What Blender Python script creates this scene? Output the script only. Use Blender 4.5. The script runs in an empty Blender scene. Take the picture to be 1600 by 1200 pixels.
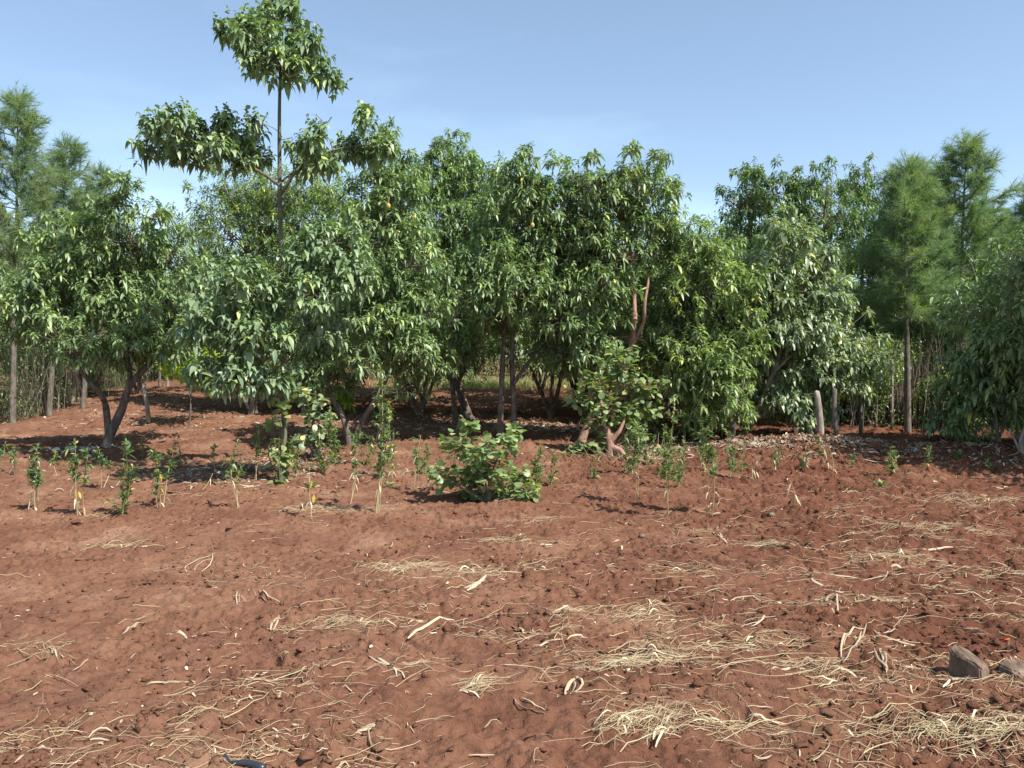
import bpy, math, random
import numpy as np
from mathutils import Vector
R = math.radians
rng = np.random.default_rng(11)
random.seed(11)
sc = bpy.context.scene
COL = sc.collection

# ------------------------------------------------------------------ camera, sky, sun
F = 1232.0; CAMZ = 1.5; PITCH = math.atan(40 / F)
cd = bpy.data.cameras.new('camera'); cam = bpy.data.objects.new('camera', cd); COL.objects.link(cam)
cam.location = (0, 0, CAMZ); cam.rotation_euler = (R(90) - PITCH, 0, 0)
cd.sensor_width = 36; cd.lens = 36 * F / 1600; cd.clip_start = 0.05; cd.clip_end = 3000
sc.camera = cam
SUN_EL = R(50); SUN_AZ = R(-38)          # azimuth from +X (right); negative = towards the camera's back
sd = Vector((math.cos(SUN_EL) * math.cos(SUN_AZ), math.cos(SUN_EL) * math.sin(SUN_AZ), math.sin(SUN_EL)))
sl = bpy.data.lights.new('sun', 'SUN'); sun = bpy.data.objects.new('sun', sl); COL.objects.link(sun)
sl.energy = 5.0; sl.angle = R(0.5); sl.color = (1, 0.955, 0.88)
sun.rotation_euler = sd.to_track_quat('Z', 'Y').to_euler(); sun.location = (10, -6, 20)
w = bpy.data.worlds.new('World'); sc.world = w; w.use_nodes = True
nt = w.node_tree; nt.nodes.clear()
sky = nt.nodes.new('ShaderNodeTexSky'); sky.sky_type = 'NISHITA'; sky.sun_disc = False
sky.sun_elevation = SUN_EL; sky.sun_rotation = math.atan2(sd.x, sd.y)
sky.air_density = 1.0; sky.dust_density = 0.5; sky.ozone_density = 0.1; sky.altitude = 1500
tc = nt.nodes.new('ShaderNodeTexCoord'); mp = nt.nodes.new('ShaderNodeMapping'); mp.inputs['Scale'].default_value = (1.2, 1.0, 4.5)
mp.inputs['Rotation'].default_value = (0, 0.45, 0)
nz = nt.nodes.new('ShaderNodeTexNoise'); nz.inputs['Scale'].default_value = 1.6; nz.inputs['Detail'].default_value = 6; nz.inputs['Roughness'].default_value = 0.55
rmp = nt.nodes.new('ShaderNodeMapRange'); rmp.inputs[1].default_value = 0.45; rmp.inputs[2].default_value = 0.8; rmp.inputs[3].default_value = 0.06; rmp.inputs[4].default_value = 0.22
mx = nt.nodes.new('ShaderNodeMix'); mx.data_type = 'RGBA'; mx.inputs[7].default_value = (8.0, 10.4, 10.9, 1)
bg = nt.nodes.new('ShaderNodeBackground'); bg.inputs['Strength'].default_value = 0.120
wo = nt.nodes.new('ShaderNodeOutputWorld')
L_ = nt.links.new
L_(tc.outputs['Generated'], mp.inputs['Vector']); L_(mp.outputs[0], nz.inputs['Vector']); L_(nz.outputs['Fac'], rmp.inputs[0])
L_(rmp.outputs[0], mx.inputs[0]); L_(sky.outputs[0], mx.inputs[6]); L_(mx.outputs[2], bg.inputs['Color']); L_(bg.outputs[0], wo.inputs['Surface'])
sc.view_settings.view_transform = 'Standard'; sc.view_settings.look = 'None'
sc.view_settings.exposure = 0.76; sc.view_settings.gamma = 1
sc.render.engine = 'CYCLES'
sc.cycles.max_bounces = 6; sc.cycles.transparent_max_bounces = 4; sc.cycles.diffuse_bounces = 3

# ------------------------------------------------------------------ noise and terrain
TAB = rng.random((256, 256))
def vnoise(x, y):
    x = np.asarray(x, float); y = np.asarray(y, float)
    xi = np.floor(x).astype(int); yi = np.floor(y).astype(int)
    fx = x - xi; fy = y - yi
    fx = fx * fx * (3 - 2 * fx); fy = fy * fy * (3 - 2 * fy)
    a = TAB[xi & 255, yi & 255]; b = TAB[(xi + 1) & 255, yi & 255]
    c = TAB[xi & 255, (yi + 1) & 255]; d = TAB[(xi + 1) & 255, (yi + 1) & 255]
    return (a + (b - a) * fx) * (1 - fy) + (c + (d - c) * fx) * fy - 0.5
def ss(a, b, x):
    t = np.clip((np.asarray(x, float) - a) / (b - a), 0, 1); return t * t * (3 - 2 * t)
def h_low(x, y):
    x = np.asarray(x, float); y = np.asarray(y, float)
    z = 0.033 * np.clip(y - 16.5, 0, 20)
    z = z + 0.10 * np.exp(-((y - 13.6) / 0.9) ** 2) * ss(2.5, 4.5, x) * (1 - ss(9, 12, x))
    z = z + (0.07 + 0.10 * vnoise(x * 0.8 + 20, y * 0)) * np.exp(-((y - 12.4 - 0.9 * vnoise(x * .45 + 7, y * 0)) / 0.55) ** 2)
    z = z + 0.16 * np.exp(-((x + 9.2 + 0.2 * (y - 16)) / 1.3) ** 2) * ss(15, 19, y) * (1 - ss(30, 40, y))
    z = z + 0.09 * vnoise(x * 0.55 + 3, y * 0.55) * ss(2, 6, y)
    return z
_dr = np.random.default_rng(5)
ND = 2600
DX = _dr.uniform(-8, 8, ND); DY = _dr.uniform(2.2, 13, ND); DR = .014 + .06 * _dr.random(ND) ** 3.5; DD = DR * _dr.uniform(0.25, 0.9, ND)
def h_full(x, y):
    x = np.asarray(x, float); y = np.asarray(y, float)
    u = x * 0.94 + y * 0.34; v = y * 0.94 - x * 0.34
    wx = x + 0.05 * vnoise(x * 9, y * 9); wy = y + 0.05 * vnoise(x * 9 + 50, y * 9)
    z = h_low(x, y)
    rough = 0.88 + 0.45 * ss(0.5, 5, x) + 0.5 * ss(8, 11, y)
    z = z + rough * 0.055 * vnoise(u * 1.4, v * 2.3)
    z = z + rough * 0.030 * vnoise(wx * 5.5, wy * 6.5 + 9)
    n = vnoise(wx * 13 + 7, wy * 14)
    z = z + rough * 0.048 * np.abs(n)
    m = ss(-0.1, 0.25, vnoise(x * 2.1 + 31, y * 2.1 + 4))
    z = z + rough * m * 0.034 * vnoise(wx * 26, wy * 27)
    e1 = vnoise(wx * 10 + 3, wy * 12); e2 = vnoise(wx * 23 + 9, wy * 25 + 5)
    z = z + rough * (0.017 * ss(0.02, 0.09, e1) + 0.010 * ss(0.0, 0.10, e2) * (0.5 + m))
    z = z + (0.4 + m) * 0.013 * vnoise(x * 55, y * 55)
    return z
def dent(i, x, y, z):
    xs = x - DX[i]; ys = y - DY[i]; d2 = (xs * xs * 0.5 + ys * ys) / DR[i] ** 2
    k = (np.abs(xs) < DR[i] * 2.4) & (np.abs(ys) < DR[i] * 2.4)
    return z - k * DD[i] * (np.exp(-d2 * 1.3) - 0.45 * np.exp(-((np.sqrt(d2) - 1.35) / 0.4) ** 2)) * (0.7 + 1.0 * vnoise(x * 20, y * 20))
def add_dents(x, y, z):
    if len(x) > 4000:
        o = np.argsort(x); xs_ = x[o]
        for i in range(ND):
            a, b = np.searchsorted(xs_, [DX[i] - DR[i] * 2.4, DX[i] + DR[i] * 2.4])
            if b > a: j = o[a:b]; z[j] = dent(i, x[j], y[j], z[j])
        return z
    for i in np.nonzero((DX > x.min() - .25) & (DX < x.max() + .25) & (DY > y.min() - .25) & (DY < y.max() + .25))[0]: z = dent(i, x, y, z)
    return z
def hg(x, y):
    x = np.atleast_1d(np.asarray(x, float)); y = np.atleast_1d(np.asarray(y, float))
    return add_dents(x, y, h_full(x, y))

CP, SP = math.cos(PITCH), math.sin(PITCH)
def ray(px, py):
    u = (px - 800) / F; v = -(py - 600) / F
    return np.array([u, CP + v * SP, -SP + v * CP])
def at(px, py, Y):
    d = ray(px, py); return np.array([0, 0, CAMZ]) + d * (Y / d[1])
def gp(px, py):                       # the ground point seen at a pixel
    d = ray(px, py); lo, hi = 1.0, 90.0
    for _ in range(50):
        m = (lo + hi) / 2; p = d * (m / d[1])
        if CAMZ + p[2] > float(h_low(p[0], m)): lo = m
        else: hi = m
    p = d * (lo / d[1]); z = float(hg(p[0], p[1])[0])
    return np.array([p[0], p[1], z])

# ------------------------------------------------------------------ mesh helpers
def mesh(name, V, Fc, mat=None, parent=None, col=None, smooth=True, loc=None):
    V = np.asarray(V, np.float32); Fc = np.asarray(Fc, np.int32)
    me = bpy.data.meshes.new(name)
    n, k = Fc.shape
    me.vertices.add(len(V)); me.vertices.foreach_set('co', V.ravel())
    me.loops.add(n * k); me.loops.foreach_set('vertex_index', Fc.ravel())
    me.polygons.add(n); me.polygons.foreach_set('loop_start', np.arange(n, dtype=np.int32) * k)
    me.polygons.foreach_set('loop_total', np.full(n, k, np.int32))
    if smooth: me.polygons.foreach_set('use_smooth', np.ones(n, bool))
    me.update(calc_edges=True)
    if col is not None:
        a = me.attributes.new('tint', 'FLOAT_VECTOR', 'POINT'); a.data.foreach_set('vector', np.asarray(col, np.float32).ravel())
    if mat: me.materials.append(mat)
    o = bpy.data.objects.new(name, me); COL.objects.link(o)
    if parent: o.parent = parent
    if loc is not None: o.location = loc
    return o
def tag(o, label=None, cat=None, group=None, kind=None):
    if label: o['label'] = label
    if cat: o['category'] = cat
    if group: o['group'] = group
    if kind: o['kind'] = kind
    return o
def empty(name, loc, label, cat, group=None):
    o = bpy.data.objects.new(name, None); COL.objects.link(o); o.location = [float(a) for a in loc]; o.empty_display_size = 0.2
    return tag(o, label, cat, group)
class G:                                # gathers triangles
    def __init__(s): s.V = []; s.F = []; s.C = []; s.n = 0
    def add(s, V, Fc, C=None):
        V = np.asarray(V, float).reshape(-1, 3); s.V.append(V); s.F.append(np.asarray(Fc) + s.n); s.n += len(V)
        s.C.append(np.zeros((len(V), 3)) if C is None else np.asarray(C, float))
        return s
    def build(s, name, mat, parent=None, off=None, smooth=True, loc=None):
        if not s.V: return None
        V = np.concatenate(s.V); 
        if off is not None: V = V - np.asarray(off, float)
        return mesh(name, V, np.concatenate(s.F), mat, parent, np.concatenate(s.C), smooth, loc)
def unit(a):
    return a / (np.linalg.norm(a, axis=-1, keepdims=True) + 1e-9)

PROF = {'long': [(.22, .80), (.5, 1.0), (.78, .66)], 'long2': [(.3, .95), (.66, .85)], 'lod': [(.45, 1.0)],
        'round': [(.12, .72), (.42, 1.0), (.75, .82), (.93, .42)], 'broad': [(.10, .75), (.33, 1.0), (.68, .60)], 'narrow': [(.4, 1.0)]}
def leaves(g, base, D, Lg, Wd, droop, prof, rnd=None, fold=0.22, r=rng):
    n = len(base)
    if n == 0: return
    D = unit(D); up = np.tile([0, 0, 1.0], (n, 1)) + r.normal(0, .28, (n, 3))
    S = unit(np.cross(D, up)); N = np.cross(S, D)
    Lg = np.broadcast_to(Lg, n)[:, None]; Wd = np.broadcast_to(Wd, n)[:, None]; droop = np.broadcast_to(droop, n)[:, None]
    down = np.array([0, 0, -1.0])
    def cen(s): return base + D * Lg * s * (1 - 0.25 * droop * s) + down * droop * Lg * s * s
    rows = PROF[prof]; parts = [cen(0)[:, None, :]]
    for s, wv in rows:
        c = cen(s); e = S * (Wd * wv / 2); f = N * (Wd * wv / 2 * fold)
        parts.append(np.stack([c - e + f, c, c + e + f], 1))
    parts.append(cen(1)[:, None, :])
    V = np.concatenate(parts, 1); k = V.shape[1]
    t = [(0, 2, 1), (0, 3, 2)]
    for i in range(len(rows) - 1):
        a = 1 + 3 * i; b = a + 3
        t += [(a, a + 1, b + 1), (a, b + 1, b), (a + 1, a + 2, b + 2), (a + 1, b + 2, b + 1)]
    a = 1 + 3 * (len(rows) - 1); t += [(a, a + 1, k - 1), (a + 1, a + 2, k - 1)]
    t = np.array(t); Fc = (np.arange(n)[:, None, None] * k + t[None]).reshape(-1, 3)
    if rnd is None: rnd = r.random((n, 3))
    g.add(V.reshape(-1, 3), Fc, np.repeat(rnd, k, 0))
def tube(g, P, rad, sides=7, wob=0.0, cap=True, r=rng):
    P = np.asarray(P, float); n = len(P); rad = np.broadcast_to(rad, n)
    T = unit(np.gradient(P, axis=0)); ref = np.array([0.31, 0.2, 0.93]) if abs(T[0, 2]) < .9 else np.array([1.0, .1, 0])
    A = unit(np.cross(T, ref)); B = np.cross(T, A)
    th = np.linspace(0, 2 * math.pi, sides, endpoint=False)
    rr = rad[:, None] * (1 + wob * r.normal(0, 1, (n, sides)))
    V = P[:, None, :] + (A[:, None, :] * np.cos(th)[None, :, None] + B[:, None, :] * np.sin(th)[None, :, None]) * rr[..., None]
    V = V.reshape(-1, 3); f = []
    for i in range(n - 1):
        for j in range(sides):
            a = i * sides + j; b = i * sides + (j + 1) % sides
            f += [(a, b, b + sides), (a, b + sides, a + sides)]
    if cap:
        V = np.vstack([V, P[-1] + T[-1] * rad[-1] * 0.5]); c = len(V) - 1; o = (n - 1) * sides
        f += [(o + j, o + (j + 1) % sides, c) for j in range(sides)]
    g.add(V, np.array(f), np.tile(r.random(3), (len(V), 1)))
def sticks(g, P0, P1, r0, r1, C=None, r=rng):      # many straight three-sided twigs at once
    n = len(P0)
    if n == 0: return
    T = unit(P1 - P0); A = unit(np.cross(T, r.normal(0, 1, (n, 3)))); B = np.cross(T, A)
    r0 = np.broadcast_to(r0, n)[:, None]; r1 = np.broadcast_to(r1, n)[:, None]; V = []
    for P, q in ((P0, r0), (P1, r1)):
        for k in range(3):
            V.append(P + (A * math.cos(2.094 * k) + B * math.sin(2.094 * k)) * q)
    V = np.stack(V, 1); t = []
    for k in range(3):
        j = (k + 1) % 3; t += [(k, j, 3 + j), (k, 3 + j, 3 + k)]
    Fc = (np.arange(n)[:, None, None] * 6 + np.array(t)[None]).reshape(-1, 3)
    if C is None: C = r.random((n, 3))
    g.add(V.reshape(-1, 3), Fc, np.repeat(C, 6, 0))
def ribbons(g, P, wid, C, tri=True, r=rng):        # P (n,k,3): curved stalks; tri = three-sided stem, else flat blade
    n, k, _ = P.shape
    if n == 0: return
    T = unit(np.gradient(P, axis=1)); S = unit(np.cross(T, np.array([0, 0, 1.0]))); N = np.cross(S, T)
    s = np.linspace(0, 1, k)[None, :, None]
    if tri:
        wv = np.asarray(wid).reshape(-1, 1, 1) * (1 - 0.5 * s) / 2
        V = np.stack([P - S * wv, P + S * wv, P + N * wv * 1.6], 2); m = 3; pr = [(0, 1), (1, 2), (2, 0)]
    else:
        wv = np.asarray(wid).reshape(-1, 1, 1) * np.sqrt(np.clip(np.sin(math.pi * (0.08 + 0.88 * s)), 0.02, 1)) / 2
        tw = r.uniform(-1, 1, (n, 1, 1)) * 0.8
        V = np.stack([P - S * wv + N * wv * (.35 + tw), P, P + S * wv + N * wv * (.35 - tw)], 2); m = 3; pr = [(0, 1), (1, 2)]
    t = []
    for i in range(k - 1):
        for a, b in pr: t += [(i * m + a, i * m + b, (i + 1) * m + b), (i * m + a, (i + 1) * m + b, (i + 1) * m + a)]
    Fc = (np.arange(n)[:, None, None] * (k * m) + np.array(t)[None]).reshape(-1, 3)
    g.add(V.reshape(-1, 3), Fc, np.repeat(C, k * m, 0))
def smooth_line(P, n):
    P = np.asarray(P, float); m = len(P)
    if m < 3:
        t = np.linspace(0, 1, n)[:, None]; return P[0] * (1 - t) + P[-1] * t
    Q = np.vstack([2 * P[0] - P[1], P, 2 * P[-1] - P[-2]]); out = []
    for t in np.linspace(0, m - 1 - 1e-6, n):
        i = int(t); f = t - i; a, b, c, d = Q[i:i + 4]
        out.append(0.5 * ((2 * b) + (c - a) * f + (2 * a - 5 * b + 4 * c - d) * f * f + (3 * b - a - 3 * c + d) * f ** 3))
    return np.array(out)

# ------------------------------------------------------------------ materials
def newmat(name):
    m = bpy.data.materials.new(name); m.use_nodes = True; t = m.node_tree; t.nodes.clear()
    return m, t, t.nodes.new('ShaderNodeOutputMaterial')
def ramp(t, stops):
    r = t.nodes.new('ShaderNodeValToRGB'); e = r.color_ramp.elements
    while len(e) < len(stops): e.new(0.5)
    for i, (p, c) in enumerate(stops): e[i].position = p; e[i].color = (*c, 1)
    return r
LF = 1.0; CS = (1, 1, 1)
def leaf_mat(name, stops, rough=0.42, trans=0.30, under=(0.16, 0.22, 0.11), tcol=(1.5, 1.9, 0.5), spec=0.5):
    stops = [(p_, (min(.8, c_[0] * LF * CS[0]), min(.8, c_[1] * LF * CS[1]), min(.8, c_[2] * LF * CS[2]))) for p_, c_ in stops]
    m, t, out = newmat(name); at_ = t.nodes.new('ShaderNodeAttribute'); at_.attribute_name = 'tint'
    sep = t.nodes.new('ShaderNodeSeparateXYZ'); t.links.new(at_.outputs['Vector'], sep.inputs[0])
    cr = ramp(t, stops); t.links.new(sep.outputs[0], cr.inputs[0])
    geo = t.nodes.new('ShaderNodeNewGeometry')
    mixu = t.nodes.new('ShaderNodeMix'); mixu.data_type = 'RGBA'; mixu.inputs[7].default_value = (*under, 1)
    mu = t.nodes.new('ShaderNodeMath'); mu.operation = 'MULTIPLY'; mu.inputs[1].default_value = 0.6
    t.links.new(geo.outputs['Backfacing'], mu.inputs[0]); t.links.new(mu.outputs[0], mixu.inputs[0]); t.links.new(cr.outputs[0], mixu.inputs[6])
    p = t.nodes.new('ShaderNodeBsdfPrincipled'); p.inputs['Roughness'].default_value = rough; p.inputs['Specular IOR Level'].default_value = spec
    t.links.new(mixu.outputs[2], p.inputs['Base Color'])
    tr = t.nodes.new('ShaderNodeBsdfTranslucent'); mm = t.nodes.new('ShaderNodeMix'); mm.data_type = 'RGBA'; mm.blend_type = 'MULTIPLY'; mm.inputs[0].default_value = 1
    mm.inputs[7].default_value = (*tcol, 1); t.links.new(cr.outputs[0], mm.inputs[6]); t.links.new(mm.outputs[2], tr.inputs['Color'])
    ms = t.nodes.new('ShaderNodeMixShader'); ms.inputs[0].default_value = trans
    t.links.new(p.outputs[0], ms.inputs[1]); t.links.new(tr.outputs[0], ms.inputs[2]); t.links.new(ms.outputs[0], out.inputs['Surface'])
    return m
def bark_mat(name, c1, c2, scale=14):
    m, t, out = newmat(name); tc = t.nodes.new('ShaderNodeTexCoord'); mp = t.nodes.new('ShaderNodeMapping'); mp.inputs['Scale'].default_value = (1, 1, 0.35)
    n = t.nodes.new('ShaderNodeTexNoise'); n.inputs['Scale'].default_value = scale; n.inputs['Detail'].default_value = 6; n.inputs['Roughness'].default_value = 0.7
    cr = ramp(t, [(.32, c1), (.5, tuple((a + b) / 2 for a, b in zip(c1, c2))), (.66, c2)])
    p = t.nodes.new('ShaderNodeBsdfPrincipled'); p.inputs['Roughness'].default_value = 0.9; p.inputs['Specular IOR Level'].default_value = 0.2
    b = t.nodes.new('ShaderNodeBump'); b.inputs['Strength'].default_value = 0.8; b.inputs['Distance'].default_value = 0.02
    t.links.new(tc.outputs['Object'], mp.inputs[0]); t.links.new(mp.outputs[0], n.inputs['Vector']); t.links.new(n.outputs['Fac'], cr.inputs[0])
    t.links.new(cr.outputs[0], p.inputs['Base Color']); t.links.new(n.outputs['Fac'], b.inputs['Height']); t.links.new(b.outputs[0], p.inputs['Normal'])
    t.links.new(p.outputs[0], out.inputs['Surface']); return m
def straw_mat(name, stops, trans=0.2, rough=0.6):
    return leaf_mat(name, stops, rough=rough, trans=trans, under=stops[len(stops) // 2][1], tcol=(1.1, 1.0, 0.8), spec=0.3)

LF = 1.95; CS = (1.18, 1.0, 1.12)
AVO = [(0, (.050, .088, .034)), (.45, (.085, .140, .055)), (.85, (.125, .190, .065)), (.97, (.20, .27, .075)), (1, (.45, .33, .06))]
M_avo = leaf_mat('avocado_leaf', AVO, rough=.45, trans=.20, under=(.24, .29, .19), spec=.5)
M_avoB = leaf_mat('avocado_leaf_light', [(0, (.060, .100, .034)), (.5, (.098, .150, .052)), (.93, (.16, .22, .06)), (1, (.45, .35, .06))], rough=.42, trans=.24, spec=.5)
M_pale = leaf_mat('greyish_leaf', [(0, (.060, .098, .050)), (.5, (.100, .145, .074)), (.93, (.16, .21, .10)), (1, (.36, .32, .10))], rough=.38, trans=.25, under=(.2, .25, .15))
M_cro = leaf_mat('broad_leaf', [(0, (.052, .090, .044)), (.5, (.088, .142, .068)), (.93, (.135, .20, .08)), (1, (.24, .30, .07))], rough=.44, trans=.20, spec=.5, under=(.17, .23, .14))
M_dark = leaf_mat('dark_leaf', [(0, (.032, .060, .022)), (.5, (.058, .100, .032)), (.95, (.10, .155, .045)), (1, (.18, .21, .07))], rough=.45, trans=.22)
LF = 1.35; CS = (1.05, 1.0, 1.35)
M_fea = leaf_mat('feathery_leaf', [(0, (.085, .13, .055)), (.5, (.13, .19, .075)), (.9, (.20, .24, .08)), (1, (.28, .27, .09))], rough=.6, trans=.30, under=(.2, .27, .15), spec=.25)
LF = 1.15
M_yel = leaf_mat('yellow_green_leaf', [(0, (.12, .20, .015)), (.5, (.22, .32, .02)), (1, (.40, .42, .03))], rough=.5, trans=.45)
M_weed = leaf_mat('weed_leaf', [(0, (.055, .105, .030)), (.5, (.095, .155, .042)), (.9, (.15, .21, .06)), (1, (.5, .42, .08))], rough=.5, trans=.3)
LF = 1.5
M_round = leaf_mat('round_leaf', [(0, (.070, .105, .030)), (.5, (.125, .175, .052)), (.93, (.19, .235, .07)), (1, (.28, .28, .08))], rough=.42, trans=.27, under=(.22, .27, .16))
LF = 1.1
M_grass = leaf_mat('grass_blade', [(0, (.12, .17, .04)), (.5, (.24, .26, .08)), (1, (.50, .42, .20))], rough=.6, trans=.35)
LF = 1.0; CS = (1, 1, 1)
M_bark = bark_mat('orchard_bark', (.045, .032, .024), (.21, .17, .14), 16)
M_barkp = bark_mat('pale_bark', (.16, .12, .09), (.42, .36, .30), 16)
M_barkr = bark_mat('pink_brown_bark', (.17, .085, .06), (.42, .26, .19), 14)
M_barkg = bark_mat('green_bark', (.060, .062, .035), (.19, .175, .11), 12)
M_post = bark_mat('grey_post_wood', (.06, .05, .04), (.22, .19, .155), 20)
M_stem = straw_mat('dry_stem', [(0, (.30, .24, .10)), (.5, (.42, .36, .18)), (1, (.55, .47, .27))], trans=.1)
M_gstem = straw_mat('green_stem', [(0, (.16, .17, .05)), (.5, (.26, .25, .09)), (1, (.36, .32, .14))], trans=.1)
LF = 1.1
M_straw = straw_mat('straw', [(0, (.19, .125, .065)), (.35, (.37, .27, .145)), (.75, (.56, .45, .27)), (1, (.70, .60, .42))])
M_husk = straw_mat('maize_husk', [(0, (.38, .28, .17)), (.5, (.55, .44, .30)), (1, (.68, .59, .45))], trans=.25)
M_yleaf = straw_mat('yellow_leaf', [(0, (.50, .36, .05)), (1, (.62, .48, .08))], trans=.3)
LF = 1.0
M_litter = straw_mat('leaf_litter', [(0, (.16, .10, .065)), (.5, (.30, .22, .15)), (1, (.50, .42, .32))], trans=.12, rough=.7)

def soil_mat(name, bump=True, hue=1.0):
    hue *= .84
    m, t, out = newmat(name); N = t.nodes.new; K = t.links.new
    tc = N('ShaderNodeTexCoord'); p = N('ShaderNodeBsdfPrincipled'); p.inputs['Roughness'].default_value = 0.95; p.inputs['Specular IOR Level'].default_value = 0.15
    n1 = N('ShaderNodeTexNoise'); n1.inputs['Scale'].default_value = 1.3; n1.inputs['Detail'].default_value = 5
    n2 = N('ShaderNodeTexNoise'); n2.inputs['Scale'].default_value = 38; n2.inputs['Detail'].default_value = 8; n2.inputs['Roughness'].default_value = .7
    n3 = N('ShaderNodeTexNoise'); n3.inputs['Scale'].default_value = 6; n3.inputs['Detail'].default_value = 6; n3.inputs['Roughness'].default_value = .65
    for n in (n1, n2, n3): K(tc.outputs['Object'], n.inputs['Vector'])
    c1 = ramp(t, [(.30, (.172 * hue, .078 * hue, .048 * hue)), (.55, (.230 * hue, .114 * hue, .068 * hue)), (.75, (.325 * hue, .190 * hue, .122 * hue))])
    K(n1.outputs['Fac'], c1.inputs[0])
    c2 = ramp(t, [(.28, (.66, .60, .58)), (.5, (1, 1, 1)), (.74, (1.16, 1.16, 1.16))]); K(n2.outputs['Fac'], c2.inputs[0])
    c3 = ramp(t, [(.30, (.80, .76, .74)), (.52, (1, 1, 1)), (.8, (1.10, 1.12, 1.14))]); K(n3.outputs['Fac'], c3.inputs[0])
    a = N('ShaderNodeMix'); a.data_type = 'RGBA'; a.blend_type = 'MULTIPLY'; a.inputs[0].default_value = 1; K(c1.outputs[0], a.inputs[6]); K(c2.outputs[0], a.inputs[7])
    b = N('ShaderNodeMix'); b.data_type = 'RGBA'; b.blend_type = 'MULTIPLY'; b.inputs[0].default_value = 1; K(a.outputs[2], b.inputs[6]); K(c3.outputs[0], b.inputs[7])
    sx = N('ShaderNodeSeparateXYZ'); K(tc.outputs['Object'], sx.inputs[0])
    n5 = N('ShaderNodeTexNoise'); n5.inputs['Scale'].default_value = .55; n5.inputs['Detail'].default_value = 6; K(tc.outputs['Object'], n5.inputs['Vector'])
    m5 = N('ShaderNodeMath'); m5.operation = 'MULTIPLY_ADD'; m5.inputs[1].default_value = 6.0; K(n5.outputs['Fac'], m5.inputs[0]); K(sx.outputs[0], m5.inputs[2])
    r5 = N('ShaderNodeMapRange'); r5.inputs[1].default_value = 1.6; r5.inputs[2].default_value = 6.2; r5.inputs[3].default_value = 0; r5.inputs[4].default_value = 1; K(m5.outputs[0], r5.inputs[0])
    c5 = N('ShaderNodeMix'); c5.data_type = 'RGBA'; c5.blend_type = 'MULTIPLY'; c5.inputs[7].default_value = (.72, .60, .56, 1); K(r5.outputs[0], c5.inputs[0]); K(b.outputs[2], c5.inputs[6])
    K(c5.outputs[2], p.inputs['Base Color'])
    ad = N('ShaderNodeMath'); ad.operation = 'MULTIPLY_ADD'; ad.inputs[1].default_value = 0.45; K(n2.outputs['Fac'], ad.inputs[0]); K(n3.outputs['Fac'], ad.inputs[2])
    n4 = N('ShaderNodeTexNoise'); n4.inputs['Scale'].default_value = 120; n4.inputs['Detail'].default_value = 4; K(tc.outputs['Object'], n4.inputs['Vector'])
    ad2 = N('ShaderNodeMath'); ad2.operation = 'MULTIPLY_ADD'; ad2.inputs[1].default_value = 0.16; K(n4.outputs['Fac'], ad2.inputs[0]); K(ad.outputs[0], ad2.inputs[2])
    bp = N('ShaderNodeBump'); bp.inputs['Strength'].default_value = .9; bp.inputs['Distance'].default_value = .035; K(ad2.outputs[0], bp.inputs['Height']); K(bp.outputs[0], p.inputs['Normal'])
    K(p.outputs[0], out.inputs['Surface']); return m
M_soil = soil_mat('red_soil'); M_clod = soil_mat('soil_clod', hue=.92)
M_rock = bark_mat('grey_stone', (.065, .042, .029), (.22, .155, .11), 9)

# ------------------------------------------------------------------ ground
def axis(segs):
    out = [segs[0][0]]
    for a, b, d0, d1 in segs:
        x = a
        while x < b - 1e-6:
            f = (x - a) / (b - a); x = min(b, x + d0 * (d1 / d0) ** f); out.append(x)
    return np.array(out)
half = axis([(0, 4.3, .0125, .0155), (4.3, 14, .018, .09), (14, 60, .1, 4), (60, 1800, 5, 300)])
gx = np.concatenate([-half[::-1][:-1], half])
gy = axis([(-900, -20, 200, 20), (-20, 1.6, 4, .08), (1.6, 2.5, .08, .014), (2.5, 7.2, .0105, .014), (7.2, 18, .014, .07), (18, 42, .08, .3), (42, 120, .4, 5), (120, 1800, 6, 300)])
X, Y = np.meshgrid(gx, gy); Z = h_full(X.ravel(), Y.ravel()).reshape(X.shape)
for i in range(ND):
    rr = DR[i] * 2.4; a0, a1 = np.searchsorted(gx, [DX[i] - rr, DX[i] + rr]); b0, b1 = np.searchsorted(gy, [DY[i] - rr, DY[i] + rr])
    if a1 > a0 and b1 > b0: Z[b0:b1, a0:a1] = dent(i, X[b0:b1, a0:a1], Y[b0:b1, a0:a1], Z[b0:b1, a0:a1])
nx, ny = len(gx), len(gy)
idx = np.arange(nx * ny).reshape(ny, nx)
Fq = np.stack([idx[:-1, :-1], idx[:-1, 1:], idx[1:, 1:], idx[1:, :-1]], -1).reshape(-1, 4)
tag(mesh('ground', np.stack([X, Y, Z], -1).reshape(-1, 3), Fq, M_soil), 'bare tilled red-brown soil of the field', 'ground', kind='structure')

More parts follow.
